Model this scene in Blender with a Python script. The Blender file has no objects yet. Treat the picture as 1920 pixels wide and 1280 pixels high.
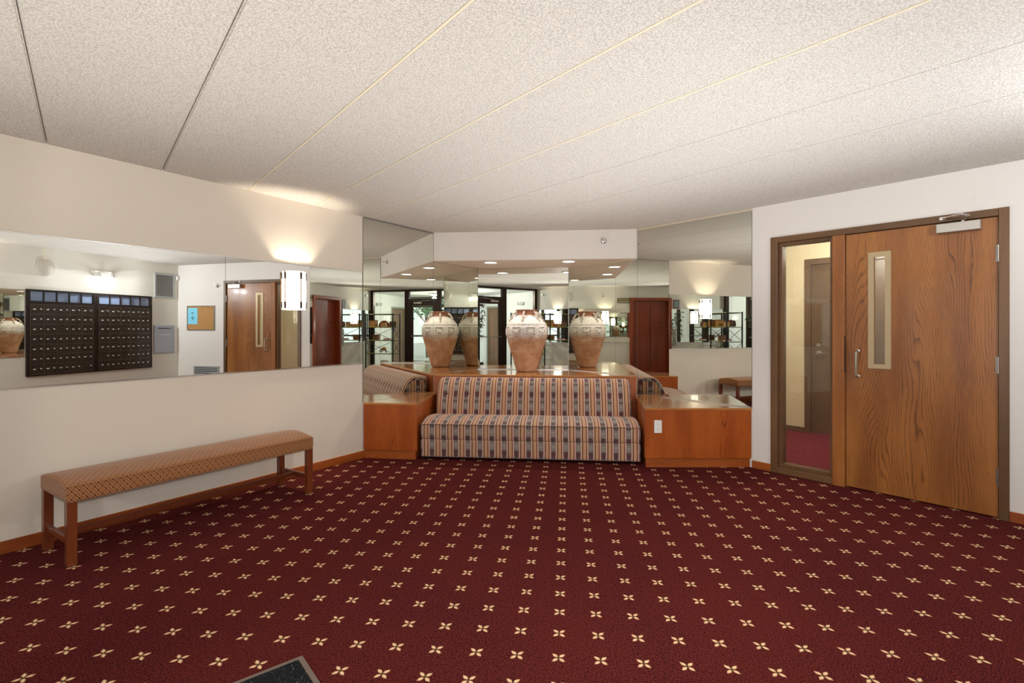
import bpy, bmesh, math, random
from mathutils import Vector, Matrix, noise as mnoise
random.seed(7)
PI = math.pi
sc = bpy.context.scene
C = sc.collection
# ------------------------------------------------------------------ camera, world, lights, exposure
H = 2.4447
cam = bpy.data.cameras.new('camera'); cam.sensor_width = 36; cam.lens = 966.92 / 1920 * 36
cam.shift_y = -25.1 / 1920; cam.clip_start = 0.02
camo = bpy.data.objects.new('camera', cam); C.objects.link(camo)
camo.location = (0, 0, 1.315); camo.rotation_euler = (PI / 2, 0, 0); sc.camera = camo
sc.view_settings.view_transform = 'Standard'; sc.view_settings.look = 'None'
sc.view_settings.gamma = 1; sc.view_settings.use_curve_mapping = False
sc.view_settings.exposure = 0.22
sc.cycles.max_bounces = 14; sc.cycles.glossy_bounces = 10; sc.cycles.diffuse_bounces = 6
sc.cycles.transmission_bounces = 8; sc.cycles.transparent_max_bounces = 24
sc.cycles.sample_clamp_indirect = 4.0; sc.cycles.use_denoising = True
w = bpy.data.worlds.new('world'); sc.world = w; w.use_nodes = True
bg = w.node_tree.nodes['Background']; bg.inputs[0].default_value = (0.86, 0.93, 1.0, 1); bg.inputs[1].default_value = 1.7

def lamp(name, kind, loc, energy, color=(1, 1, 1), radius=0.0, rot=(0, 0, 0), spot=None, blend=1.0):
    l = bpy.data.lights.new(name, kind); l.energy = energy; l.color = color; l.shadow_soft_size = radius
    if spot: l.spot_size = spot; l.spot_blend = blend
    o = bpy.data.objects.new(name, l); o.location = loc; o.rotation_euler = rot; C.objects.link(o); return o
# added unseen spots across the lobby, bounced off the ceiling for even light
WARM, COOL, NEUT = (1, .955, .90), (.93, .965, 1.0), (.985, .985, .975)
for x_, y_, e_, c_ in ((.45, .95, 12, NEUT), (1.75, 2.0, 46, COOL), (-1.5, 1.9, 62, WARM), (.1, 2.6, 54, NEUT), (1.35, 3.7, 50, NEUT), (.1, 4.5, 56, NEUT), (1.95, 2.95, 34, COOL), (-2.3, 1.4, 28, WARM)):
    lamp('bounce_fill', 'SPOT', (x_, y_, .62), e_, c_, 0.0, (PI, 0, 0), math.radians(112 if c_ is COOL else 140), 1.0)
lamp('front_fill', 'SPOT', (0, .03, 1.40), 105, (1.0, .985, .97), 0.0, (PI / 2, 0, 0), math.radians(165), .6)  # added forward spot at the lens, brightens the walls evenly
lamp('side_fill', 'SPOT', (.9, .9, 1.15), 60, (.99, .985, .985), 0.0, (PI / 2, 0, math.radians(10)), math.radians(130), 1.0)  # second added forward spot, fills the room without a fixture

# ------------------------------------------------------------------ plan
V2 = lambda x, y: Vector((x, y))
aL, aR, aK, tP = V2(.5476, .8367), V2(.6363, -.7714), V2(-.7714, -.6363), V2(-.6363, .7714)
L0, R0, C1 = V2(-1.5153, 5.2217), V2(2.2693, 4.8654), V2(4.0435, 2.7144)
C2 = C1 + aK * 6.5
ang = lambda v: math.atan2(v.y, v.x)
AL, AR, AK, AP, AA = ang(aL), ang(aR), ang(aK), ang(tP), math.radians(-5.5)
SL, SR = V2(-.936, 6.107), V2(1.4335, 5.879)            # soffit ends on the two walls
BL, BR = V2(-.4535, 6.845), V2(.737, 6.723)             # mirror recess, back corners
PL = V2(-3.699, 1.885)                                  # left wall meets the partition
SOF = 2.112; LED = 0.770; TAB = 0.562

# ------------------------------------------------------------------ node materials
class NT:
    def __init__(s, name):
        s.m = bpy.data.materials.new(name); s.m.use_nodes = True
        s.t = s.m.node_tree; s.b = s.t.nodes['Principled BSDF']; s.out = s.t.nodes['Material Output']
    def n(s, ty, ins=None, **kw):
        o = s.t.nodes.new(ty)
        for k, v in kw.items(): setattr(o, k, v)
        for k, v in (ins or {}).items(): s.put(o.inputs[k], v)
        return o
    def put(s, i, v):
        if isinstance(v, bpy.types.NodeSocket): s.t.links.new(v, i)
        elif isinstance(v, (tuple, list)) and len(v) == 3 and i.type == 'RGBA': i.default_value = (*v, 1)
        else: i.default_value = v
    def math(s, op, a, b=None, c=None, clamp=False):
        o = s.t.nodes.new('ShaderNodeMath'); o.operation = op; o.use_clamp = clamp
        for i, v in enumerate((a, b, c)):
            if v is not None: s.put(o.inputs[i], v)
        return o.outputs[0]
    def mix(s, f, a, b, mode='MIX'):
        o = s.t.nodes.new('ShaderNodeMix'); o.data_type = 'RGBA'; o.blend_type = mode
        s.put(o.inputs[0], f); s.put(o.inputs[6], a); s.put(o.inputs[7], b); return o.outputs[2]
    def coord(s, which='Object'): return s.n('ShaderNodeTexCoord').outputs[which]
    def mapping(s, v, scale=(1, 1, 1), rot=(0, 0, 0), loc=(0, 0, 0)):
        return s.n('ShaderNodeMapping', {'Vector': v, 'Scale': scale, 'Rotation': rot, 'Location': loc}).outputs[0]
    def noise(s, v, scale=5., detail=2., rough=.5, out=0):
        return s.n('ShaderNodeTexNoise', {'Vector': v, 'Scale': scale, 'Detail': detail, 'Roughness': rough}).outputs[out]
    def smooth(s, v, lo, hi, a=0., b=1.):
        o = s.n('ShaderNodeMapRange', {'Value': v, 'From Min': lo, 'From Max': hi, 'To Min': a, 'To Max': b})
        o.interpolation_type = 'SMOOTHSTEP'; return o.outputs[0]
    def ramp(s, f, stops):
        o = s.n('ShaderNodeValToRGB', {'Fac': f}); e = o.color_ramp.elements
        while len(e) < len(stops): e.new(.5)
        for k, (p, c) in zip(e, stops): k.position = p; k.color = (*c, 1)
        return o.outputs[0]
    def bump(s, h, strength=.3, dist=.01):
        s.put(s.b.inputs['Normal'], s.n('ShaderNodeBump', {'Height': h, 'Strength': strength, 'Distance': dist}).outputs[0])
    def base(s, c, rough=.5, metal=0., spec=.5):
        s.put(s.b.inputs['Base Color'], c); s.put(s.b.inputs['Roughness'], rough)
        s.put(s.b.inputs['Metallic'], metal); s.put(s.b.inputs['Specular IOR Level'], spec); return s.m

def srgb(r, g, b):
    f = lambda c: (c / 255 / 12.92) if c / 255 <= .04045 else ((c / 255 + .055) / 1.055) ** 2.4
    return (f(r), f(g), f(b))

def plain(name, col, rough=.5, metal=0., spec=.5, grain=0.04, gscale=60):
    t = NT(name); v = t.coord()
    n = t.noise(v, gscale, 3)
    c = t.mix(t.math('MULTIPLY', n, grain * 4), col, tuple(x * .7 for x in col))
    return t.base(c, rough, metal, spec)

def paint(name, col, scuff=.05):
    t = NT(name); v = t.coord()
    n = t.noise(v, 1.6, 4); f = t.noise(v, 240, 2)
    c = t.mix(t.math('MULTIPLY', n, scuff), col, tuple(x * .78 for x in col))
    t.bump(f, .06, .002); return t.base(c, .55, 0, .35)

def wood(name, light, mid, dark, rough=.3, axis='z', lin=34., amp=11., seed=0., cathedral=1.0, coat=0.):
    lin *= 2.6; amp *= 1.9
    t = NT(name); v = t.coord()
    if axis == 'x': v = t.mapping(v, rot=(0, PI / 2, 0))
    if axis == 'y': v = t.mapping(v, rot=(PI / 2, 0, 0))
    lo = t.mapping(v, scale=(2.6, 2.6, .42), loc=(seed, seed * .7, seed * 1.3))
    n1 = t.noise(lo, 1.0, 2.2, .45)
    wob = t.noise(t.mapping(v, scale=(9, 9, 3.0), loc=(seed, 1, 2)), 1.0, 3, .6)
    sep = t.n('ShaderNodeSeparateXYZ', {'Vector': v})
    x = t.math('ADD', sep.outputs[0], t.math('MULTIPLY', sep.outputs[1], .8))
    tt = t.math('ADD', t.math('MULTIPLY', x, lin), t.math('MULTIPLY', n1, amp * cathedral * 2.2))
    tt = t.math('ADD', tt, t.math('MULTIPLY', wob, 1.5))
    fr = t.math('FRACT', tt)
    ring = t.smooth(fr, .58, .93)
    fall = t.smooth(fr, .93, 1.0)
    ring = t.math('MULTIPLY', ring, t.math('SUBTRACT', 1.0, fall))
    pores = t.noise(t.mapping(v, scale=(260, 260, 9)), 1.0, 2, .6)
    pores = t.smooth(pores, .5, .68)
    broad = t.noise(t.mapping(v, scale=(5, 5, .8), loc=(3, seed, 1)), 1.0, 3)
    brk = t.noise(t.mapping(v, scale=(70, 70, 7), loc=(seed, 5, 1)), 1.0, 2)
    ring = t.math('MULTIPLY', ring, t.smooth(brk, .32, .55, .35, 1.0))
    c = t.mix(t.smooth(broad, .3, .7), light, mid)
    c = t.mix(t.math('MULTIPLY', ring, t.smooth(broad, .2, .7, .35, .75)), c, dark)
    c = t.mix(t.math('MULTIPLY', pores, t.math('ADD', .18, t.math('MULTIPLY', ring, .4))), c, tuple(k * .6 for k in dark))
    t.bump(t.math('ADD', ring, pores), .05, .002)
    m = t.base(c, rough, 0, .5)
    if coat: t.b.inputs['Coat Weight'].default_value = coat; t.b.inputs['Coat Roughness'].default_value = .07
    return m

OAK = dict(light=srgb(176, 96, 38), mid=srgb(150, 74, 24), dark=srgb(84, 36, 12))
m_door = wood('oak_door_veneer', srgb(166, 106, 50), srgb(136, 80, 34), srgb(66, 38, 16), .34, 'z', 30, 10, 3.1, 1.0, .25)
m_oakface = wood('oak_panel', srgb(182, 94, 34), srgb(156, 72, 22), srgb(92, 38, 12), .33, 'z', 36, 9, 9.4, 1.0, .2)
m_oakx = wood('oak_rail', srgb(172, 90, 36), srgb(146, 70, 24), srgb(90, 38, 14), .38, 'x', 40, 5, 5.2)
m_oaktop_lit = wood('oak_top_lit', srgb(198, 136, 76), srgb(176, 110, 56), srgb(122, 70, 34), .15, 'x', 34, 8, 12.7, 1.0, .7)  # oak lightened for the tops, their bright reflection put into the colour
m_mull = wood('oak_mullion', srgb(182, 118, 58), srgb(152, 90, 40), srgb(78, 42, 18), .34, 'z', 60, 12, 1.7, 1.0, .3)
m_frame = wood('brown_frame', srgb(120, 86, 54), srgb(100, 70, 42), srgb(62, 42, 24), .4, 'z', 60, 6, 2.2)
m_framex = wood('brown_frame_head', srgb(120, 86, 54), srgb(100, 70, 42), srgb(62, 42, 24), .4, 'x', 60, 6, 2.9)
m_leg = wood('cherry_leg', srgb(124, 60, 30), srgb(104, 46, 22), srgb(66, 26, 12), .3, 'z', 70, 4, 4.4, 1, .3)
m_legx = wood('cherry_stretcher', srgb(128, 62, 32), srgb(106, 48, 24), srgb(66, 26, 12), .3, 'y', 70, 4, 6.4, 1, .3)
m_browndoor = wood('vestibule_door', srgb(128, 96, 62), srgb(108, 78, 48), srgb(70, 48, 28), .4, 'z', 40, 6, 8.2)
m_greydoor = wood('corridor_door', srgb(112, 88, 66), srgb(96, 74, 54), srgb(66, 50, 36), .35, 'z', 50, 6, 7.3)
m_elev = wood('elevator_mahogany', srgb(156, 66, 34), srgb(134, 52, 24), srgb(96, 34, 14), .34, 'z', 70, 5, 3.9, .7, .3)
m_elevframe = wood('elevator_frame', srgb(164, 76, 40), srgb(142, 62, 30), srgb(104, 42, 18), .36, 'z', 70, 3, 1.9, .6)

m_wall_l = paint('cream_wall_paint', srgb(226, 216, 202), .10)
m_wall_r = paint('white_wall_paint', srgb(228, 222, 216), .04)
m_wall_k = paint('back_wall_paint', srgb(228, 224, 214), .05)
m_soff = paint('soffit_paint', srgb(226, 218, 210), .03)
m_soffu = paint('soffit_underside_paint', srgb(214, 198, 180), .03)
m_yellow = paint('corridor_yellow_paint', srgb(230, 220, 190), .04)
m_vest = paint('vestibule_paint', srgb(228, 230, 226), .04)

def ceil_mat():
    t = NT('popcorn_ceiling'); v = t.coord()
    a = t.noise(v, 150, 3, .65); b = t.n('ShaderNodeTexVoronoi', {'Vector': v, 'Scale': 120.}).outputs[0]
    h = t.math('SUBTRACT', a, t.math('MULTIPLY', b, .7))
    c = t.mix(t.smooth(h, -.1, .4), srgb(188, 182, 174), srgb(220, 214, 206))
    t.bump(h, .6, .007); return t.base(c, .9, 0, .1)
m_ceil = ceil_mat()

def carpet():
    t = NT('carpet_maroon_flowers'); v = t.coord()
    ROT = math.radians(6.1); S = .1665
    # lattice aligned with the alcove; one flower sits at (-0.808, 2.164)
    p = t.n('ShaderNodeVectorMath', {0: v, 1: (-.808, 2.164, 0)}, operation='SUBTRACT').outputs[0]
    p = t.n('ShaderNodeVectorRotate', {'Vector': p, 'Angle': ROT}, rotation_type='Z_AXIS').outputs[0]
    jit = t.noise(v, 420, 1, .5, 1)
    jit = t.n('ShaderNodeVectorMath', {0: t.n('ShaderNodeVectorMath', {0: jit, 1: (.5, .5, .5)}, operation='SUBTRACT').outputs[0], 'Scale': .006}, operation='SCALE').outputs[0]
    p = t.n('ShaderNodeVectorMath', {0: p, 1: jit}, operation='ADD').outputs[0]
    q = t.n('ShaderNodeVectorMath', {0: p, 1: (S / 2, S / 2, S)}, operation='ADD').outputs[0]
    q = t.n('ShaderNodeVectorMath', {0: q, 1: (S, S, S), 2: (0, 0, 0)}, operation='WRAP').outputs[0] if False else q
    sp = t.n('ShaderNodeSeparateXYZ', {'Vector': q})
    u = t.math('SUBTRACT', t.math('FLOORED_MODULO', sp.outputs[0], S), S / 2)
    w_ = t.math('SUBTRACT', t.math('FLOORED_MODULO', sp.outputs[1], S), S / 2)
    r2 = 1 / math.sqrt(2)
    a = t.math('ABSOLUTE', t.math('MULTIPLY', t.math('ADD', u, w_), r2))
    b = t.math('ABSOLUTE', t.math('MULTIPLY', t.math('SUBTRACT', u, w_), r2))
    M = t.math('MAXIMUM', a, b); mm = t.math('MINIMUM', a, b)
    k = t.math('DIVIDE', t.math('SUBTRACT', M, .0035), .0335, clamp=True)
    k = t.math('POWER', k, .85)
    wd = t.math('MULTIPLY', t.math('SINE', t.math('MULTIPLY', k, PI)), .0092)
    e = t.math('SUBTRACT', wd, mm)
    petal = t.smooth(e, .0003, .0016)
    core = t.smooth(e, .0012, .0055)
    dot = t.smooth(M, .0062, .0042)
    n = t.noise(v, 210, 2, .7); n2 = t.noise(v, 95, 2, .6); n3 = t.noise(v, 1.3, 2)
    base = t.mix(t.smooth(n, .38, .66), srgb(34, 17, 23), srgb(120, 50, 43))
    base = t.mix(t.smooth(n2, .52, .72), base, srgb(32, 15, 28))
    base = t.mix(t.smooth(n3, .35, .65), base, t.mix(.12, base, srgb(110, 44, 30)))
    pc = t.mix(core, srgb(190, 122, 86), srgb(228, 208, 166))
    pc = t.mix(t.math('MULTIPLY', t.smooth(n, .3, .7), .25), pc, srgb(160, 110, 70))
    c = t.mix(petal, base, pc); c = t.mix(dot, c, srgb(70, 72, 44))
    t.bump(t.math('ADD', n, n2), .35, .005)
    m = t.base(c, 1.0, 0, 0.0); return m
m_carpet = carpet()
def plain_carpet():
    t = NT('corridor_carpet'); v = t.coord(); n = t.noise(v, 200, 2, .7)
    t.bump(n, .4, .005); return t.base(t.mix(t.smooth(n, .3, .7), srgb(98, 26, 44), srgb(136, 52, 68)), .95, 0, .05)
m_corcarpet = plain_carpet()

def sofa_fabric():
    t = NT('striped_tapestry'); uv = t.n('ShaderNodeUVMap').outputs[0]
    sp = t.n('ShaderNodeSeparateXYZ', {'Vector': uv}); P = .1205
    d = t.math('SUBTRACT', t.math('FLOORED_MODULO', t.math('ADD', sp.outputs[0], P / 2), P), P / 2)
    ax = t.math('ABSOLUTE', d)
    y = sp.outputs[1]; Q = .205
    yy = t.math('DIVIDE', t.math('SUBTRACT', t.math('FLOORED_MODULO', t.math('ADD', y, .03), Q), Q / 2), Q)     # -.5 .. .5
    ay = t.math('ABSOLUTE', yy)
    band = lambda lo, hi, s=.0006: t.math('MULTIPLY', t.smooth(ax, lo - s, lo + s), t.math('SUBTRACT', 1., t.smooth(ax, hi - s, hi + s)))
    # background pink beige
    weave = t.noise(uv, 900, 1)
    c = t.mix(t.smooth(weave, .3, .7), srgb(182, 146, 130), srgb(208, 174, 156))
    # ornament band |x| < .023
    chk = t.n('ShaderNodeTexChecker', {'Vector': t.mapping(uv, scale=(1, 1, 1), rot=(0, 0, PI / 4)), 'Color1': (1, 1, 1, 1), 'Color2': (0, 0, 0, 1), 'Scale': 230.}).outputs[1]
    orn = t.mix(chk, srgb(46, 44, 54), srgb(172, 156, 142))
    # plum medallion
    ex = t.math('DIVIDE', ax, .021)
    r1 = t.math('ADD', t.math('POWER', ex, 2.), t.math('POWER', t.math('DIVIDE', t.math('SUBTRACT', yy, -.12), .17), 2.))
    orn = t.mix(t.smooth(r1, 1.05, .85), orn, srgb(74, 40, 50))
    orn = t.mix(t.smooth(r1, .45, .3), orn, srgb(124, 84, 84))
    orn = t.mix(t.smooth(r1, .18, .1), orn, srgb(66, 40, 48))
    # lace medallion
    r2 = t.math('ADD', t.math('POWER', ex, 2.), t.math('POWER', t.math('DIVIDE', t.math('SUBTRACT', yy, .27), .16), 2.))
    lace = t.math('ADD', t.math('SINE', t.math('MULTIPLY', r2, 19.)), t.math('SINE', t.math('MULTIPLY', yy, 90.)))
    orn = t.mix(t.smooth(r2, 1.1, .9), orn, t.mix(t.smooth(lace, -.6, .6), srgb(52, 50, 60), srgb(184, 172, 158)))
    # dark horns between
    hz = t.math('SUBTRACT', ay, t.math('MULTIPLY', ex, .10))
    orn = t.mix(t.math('MULTIPLY', t.smooth(hz, .385, .41), t.smooth(ex, .28, .36)), orn, srgb(34, 32, 44))
    orn = t.mix(t.math('MULTIPLY', t.math('LESS_THAN', ay, .06), t.smooth(ex, .75, .85)), orn, srgb(36, 34, 44))
    c = t.mix(band(-.01, .0215), c, orn)
    c = t.mix(band(.0215, .0235), c, srgb(128, 104, 92))
    c = t.mix(band(.0375, .0470), c, srgb(116, 36, 28))
    tan = t.mix(t.smooth(weave, .3, .7), srgb(190, 146, 108), srgb(210, 170, 132))
    c = t.mix(band(.0465, .07), c, tan)
    dash = t.math('GREATER_THAN', t.math('FLOORED_MODULO', y, .017), .0065)
    c = t.mix(t.math('MULTIPLY', band(.0585, .0620), dash), c, srgb(110, 66, 50))
    c = t.mix(t.math('MULTIPLY', t.math('GREATER_THAN', d, 0.), band(.0375, .0470)), c, srgb(90, 42, 22))
    t.bump(weave, .2, .002); m = t.base(c, .85, 0, .2); t.b.inputs['Sheen Weight'].default_value = .2; return m
m_sofa = sofa_fabric()
m_sofaplain = plain('tapestry_seam', srgb(70, 46, 40), .8)

def bench_fabric():
    t = NT('trellis_fabric'); uv = t.n('ShaderNodeUVMap').outputs[0]
    sp = t.n('ShaderNodeSeparateXYZ', {'Vector': uv}); S1, S2 = .035, .045
    X = t.math('DIVIDE', sp.outputs[0], S1); Y = t.math('DIVIDE', sp.outputs[1], S2)
    a = t.math('SUBTRACT', t.math('FLOORED_MODULO', t.math('ADD', X, Y), 1.), .5)
    b = t.math('SUBTRACT', t.math('FLOORED_MODULO', t.math('SUBTRACT', X, Y), 1.), .5)
    m = t.math('MAXIMUM', t.math('ABSOLUTE', a), t.math('ABSOLUTE', b))
    mn = t.math('MINIMUM', t.math('ABSOLUTE', a), t.math('ABSOLUTE', b))
    weave = t.noise(uv, 700, 1)
    gold = t.mix(t.smooth(weave, .3, .7), srgb(176, 114, 66), srgb(220, 164, 108)); dk = srgb(74, 28, 20)
    c = t.mix(t.smooth(m, .40, .43), gold, dk)                               # outer dark line
    ringd = t.math('MULTIPLY', t.smooth(m, .23, .25), t.math('SUBTRACT', 1., t.smooth(m, .29, .31)))
    c = t.mix(ringd, c, dk)
    inner = t.math('MULTIPLY', t.math('LESS_THAN', m, .24), t.math('LESS_THAN', mn, .035))
    c = t.mix(inner, c, dk)
    spk = t.math('MULTIPLY', t.math('LESS_THAN', m, .24), t.math('GREATER_THAN', t.math('SINE', t.math('MULTIPLY', t.math('ADD', t.math('ABSOLUTE', a), t.math('ABSOLUTE', b)), 60.)), .55))
    c = t.mix(spk, c, srgb(96, 48, 30))
    t.bump(weave, .25, .002); mm = t.base(c, .8, 0, .2); t.b.inputs['Sheen Weight'].default_value = .2; return mm
m_bench = bench_fabric()

def mirror(name, col, rough=0.0):
    t = NT(name); v = t.coord(); n = t.noise(v, 2.0, 2)
    c = t.mix(t.smooth(n, .3, .7), col, tuple(x * .985 for x in col))
    return t.base(c, rough, 1.0)
m_mir = mirror('mirror_silver', (.90, .915, .89))
m_mir2 = mirror('mirror_aged', (.80, .81, .745))
m_medge = plain('mirror_edge', srgb(84, 92, 84), .25, .3)
m_chrome = plain('chrome', (.78, .78, .77), .16, 1.0, grain=.01)
m_alum = plain('brushed_aluminium', srgb(196, 190, 182), .34, .85, grain=.03)
m_steel = plain('satin_steel', srgb(170, 168, 164), .3, .9)
m_bronze = plain('dark_bronze', srgb(52, 38, 30), .35, .6)
m_blackmetal = plain('black_metal', srgb(34, 34, 36), .4, .5)
m_mailbody = plain('mailbox_bronze', srgb(52, 44, 40), .33, .6)
m_maildoor = plain('mailbox_door_bronze', srgb(66, 58, 52), .3, .4)
m_maillip = plain('mailbox_edge', srgb(128, 118, 108), .35, .7)
m_greybox = plain('grey_enamel', srgb(172, 176, 186), .4)
m_grille = plain('grille_grey', srgb(176, 180, 180), .4, .3)
m_grilled = plain('grille_dark', srgb(50, 50, 50), .6)
m_white = plain('white_plastic', srgb(238, 236, 232), .35)
m_offw = plain('offwhite_plastic', srgb(226, 218, 200), .4)
m_black = plain('black_plastic', srgb(20, 20, 22), .4)
m_visf = plain('vision_frame_beige', srgb(190, 168, 132), .4, .3)
m_trimw = plain('mirror_channel', srgb(206, 192, 170), .45)
m_disc = plain('alarm_grey_white', srgb(204, 198, 186), .5)
m_cork = plain('cork', srgb(190, 142, 86), .9, grain=.25, gscale=220)
m_rubber = plain('mat_border_rubber', srgb(112, 98, 88), .8)
m_cream = plain('cream_plate', srgb(236, 234, 228), .3)
m_darkwoodbox = plain('brown_box', srgb(120, 78, 44), .6)
m_tanbox = plain('tan_box', srgb(196, 150, 92), .6)
m_redsign = plain('red_sign', srgb(170, 44, 38), .5)
m_jar = plain('brown_jar', srgb(112, 78, 56), .35)
m_leaf = plain('leaf_green', srgb(52, 70, 40), .5, grain=.2, gscale=14)
m_tleaf = plain('tree_leaf_green', srgb(96, 170, 104), .6, grain=.2, gscale=6)
m_bark = plain('bark', srgb(92, 82, 72), .9, grain=.2)
m_ground = plain('pale_concrete', srgb(206, 206, 200), .9)
m_vase = plain('beige_vase', srgb(206, 184, 140), .45)
m_elevplate = plain('call_plate_steel', srgb(176, 172, 162), .35, .7)
m_plaque = plain('plaque_gold', srgb(196, 184, 140), .5, .2)
m_floorvest = plain('vestibule_tile', srgb(150, 146, 138), .5)

def emis(name, col, st):
    t = NT(name); t.base(col, .4); t.put(t.b.inputs['Emission Color'], col); t.b.inputs['Emission Strength'].default_value = st; return t.m
m_shade = emis('sconce_glass', (1, .93, .80), 5.0)
m_brass = plain('sconce_brass', srgb(150, 112, 72), .35, .4)
m_lens = emis('downlight_lens', (1, .97, .92), 7.0)
m_maillamp = emis('mail_lamp_glass', (.95, .98, 1.0), 6.0)

def mat_fleck():
    t = NT('black_mat_loops'); v = t.coord(); a = t.noise(v, 150, 2, .7); b = t.noise(v, 420, 1)
    c = t.mix(t.smooth(a, .62, .7), srgb(22, 23, 27), srgb(120, 124, 132)); t.bump(b, .8, .01); return t.base(c, .9, 0, .2)
m_mat = mat_fleck()
def blue_notice():
    t = NT('blue_paper'); v = t.coord(); n = t.noise(v, 30, 1)
    return t.base(t.mix(n, srgb(138, 214, 238), srgb(120, 196, 226)), .8)
m_blue = blue_notice()
def glassmat(name, tint, gloss=.10, rough=0.0):
    t = NT(name); t.t.nodes.remove(t.b)
    tr = t.n('ShaderNodeBsdfTransparent', {'Color': (*tint, 1)}); gl = t.n('ShaderNodeBsdfGlossy', {'Color': (1, 1, 1, 1), 'Roughness': rough})
    g = t.n('ShaderNodeNewGeometry')
    cs = t.math('ABSOLUTE', t.n('ShaderNodeVectorMath', {0: g.outputs['Incoming'], 1: g.outputs['Normal']}, operation='DOT_PRODUCT').outputs['Value'])
    fr = t.math('POWER', t.math('SUBTRACT', 1.0, cs), 5.0)
    fac = t.math('ADD', t.math('MULTIPLY', fr, .9), gloss + .02, clamp=True)
    mx = t.n('ShaderNodeMixShader', {0: fac, 1: tr.outputs[0], 2: gl.outputs[0]}); t.t.links.new(mx.outputs[0], t.out.inputs[0]); return t.m
m_glass = glassmat('clear_glass', (.975, .985, .975), .015)
m_wglass = glassmat('wired_glass', (.88, .87, .82), .03)
m_shelfglass = glassmat('shelf_glass', (.93, .96, .86), .05)
m_shelfedge = plain('glass_shelf_edge', srgb(206, 214, 120), .2)

def pot_mat():
    t = NT('terracotta_whitewash'); v = t.coord(); sp = t.n('ShaderNodeSeparateXYZ', {'Vector': v})
    n = t.noise(v, 7, 4, .6); st = t.noise(t.mapping(v, scale=(4, 4, 60)), 1.0, 3, .6); fn = t.noise(v, 70, 3, .7)
    terra = t.mix(t.smooth(n, .3, .7), srgb(172, 126, 94), srgb(202, 162, 130))
    terra = t.mix(t.smooth(st, .50, .75, 0., .45), terra, srgb(214, 180, 154))
    wash = t.mix(t.smooth(fn, .35, .65), srgb(226, 221, 216), srgb(200, 190, 180))
    z = t.math('ADD', sp.outputs[2], t.math('MULTIPLY', t.math('SUBTRACT', n, .5), .22))
    c = t.mix(t.smooth(z, .36, .50), terra, wash)
    rim = t.smooth(sp.outputs[2], .70, .712)
    c = t.mix(rim, c, srgb(150, 104, 84))
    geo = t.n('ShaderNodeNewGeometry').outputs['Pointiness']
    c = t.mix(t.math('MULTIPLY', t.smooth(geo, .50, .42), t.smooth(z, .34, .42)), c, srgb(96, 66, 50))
    t.bump(t.math('ADD', st, fn), .25, .004); return t.base(c, .8, 0, .2)
m_pot = pot_mat()
m_wash = plain('whitewashed_clay', srgb(196, 180, 166), .8, grain=.25, gscale=40)

# ------------------------------------------------------------------ mesh helpers
def bm_new(): return bmesh.new()
def box(bm, x0, x1, y0, y1, z0, z1, b=0.0, seg=1):
    r = bmesh.ops.create_cube(bm, size=1.0)
    vs = r['verts']
    for v in vs: v.co = Vector(((x0 + x1) / 2 + v.co.x * (x1 - x0), (y0 + y1) / 2 + v.co.y * (y1 - y0), (z0 + z1) / 2 + v.co.z * (z1 - z0)))
    if b:
        es = list({e for v in vs for e in v.link_edges})
        bmesh.ops.bevel(bm, geom=es, offset=b, segments=seg, affect='EDGES', profile=.5)
    return bm
def B(*a, **k): return box(bm_new(), *a, **k)
def prism(bm, pts, z0, z1, b=0.0):
    lo = [bm.verts.new((p[0], p[1], z0)) for p in pts]; hi = [bm.verts.new((p[0], p[1], z1)) for p in pts]
    n = len(pts); fs = [bm.faces.new(lo[::-1]), bm.faces.new(hi)]
    for i in range(n): fs.append(bm.faces.new((lo[i], lo[(i + 1) % n], hi[(i + 1) % n], hi[i])))
    bmesh.ops.recalc_face_normals(bm, faces=fs)
    if b: bmesh.ops.bevel(bm, geom=list({e for f in fs for e in f.edges}), offset=b, segments=1, affect='EDGES')
    return bm
def lathe(bm, prof, n=32, arc=2 * PI, a0=0, cx=0, cy=0, cz=0, axis='z', cap=True):
    full = abs(arc - 2 * PI) < 1e-6; m = n if full else n + 1; rings = []
    for r, z in prof:
        ring = []
        for i in range(m):
            a = a0 + arc * i / n; x, y = r * math.cos(a), r * math.sin(a)
            p = (x, y, z) if axis == 'z' else ((x, -z, y) if axis == 'y' else (z, x, y))
            ring.append(bm.verts.new((p[0] + cx, p[1] + cy, p[2] + cz)))
        rings.append(ring)
    fs = []
    for k in range(len(rings) - 1):
        for i in range(m if full else m - 1):
            j = (i + 1) % m
            fs.append(bm.faces.new((rings[k][i], rings[k][j], rings[k + 1][j], rings[k + 1][i])))
    if cap and full:
        for ring in (rings[0], rings[-1]): fs.append(bm.faces.new(ring))
    bmesh.ops.recalc_face_normals(bm, faces=fs); return bm
def tube(bm, pts, r, n=8):
    pts = [Vector(p) for p in pts]; rings = []; rr = r if isinstance(r, (list, tuple)) else [r] * len(pts)
    up = Vector((0, 0, 1))
    for i, p in enumerate(pts):
        t = (pts[min(i + 1, len(pts) - 1)] - pts[max(i - 1, 0)]).normalized()
        if abs(t.dot(up)) > .95: up = Vector((1, 0, 0)) if abs(t.x) < .9 else Vector((0, 1, 0))
        s = t.cross(up).normalized(); q = s.cross(t); up = q
        rings.append([bm.verts.new(p + (s * math.cos(2 * PI * k / n) + q * math.sin(2 * PI * k / n)) * rr[i]) for k in range(n)])
    fs = []
    for a, b in zip(rings, rings[1:]):
        for k in range(n): fs.append(bm.faces.new((a[k], a[(k + 1) % n], b[(k + 1) % n], b[k])))
    fs += [bm.faces.new(rings[0]), bm.faces.new(rings[-1])]
    bmesh.ops.recalc_face_normals(bm, faces=fs); return bm
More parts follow.
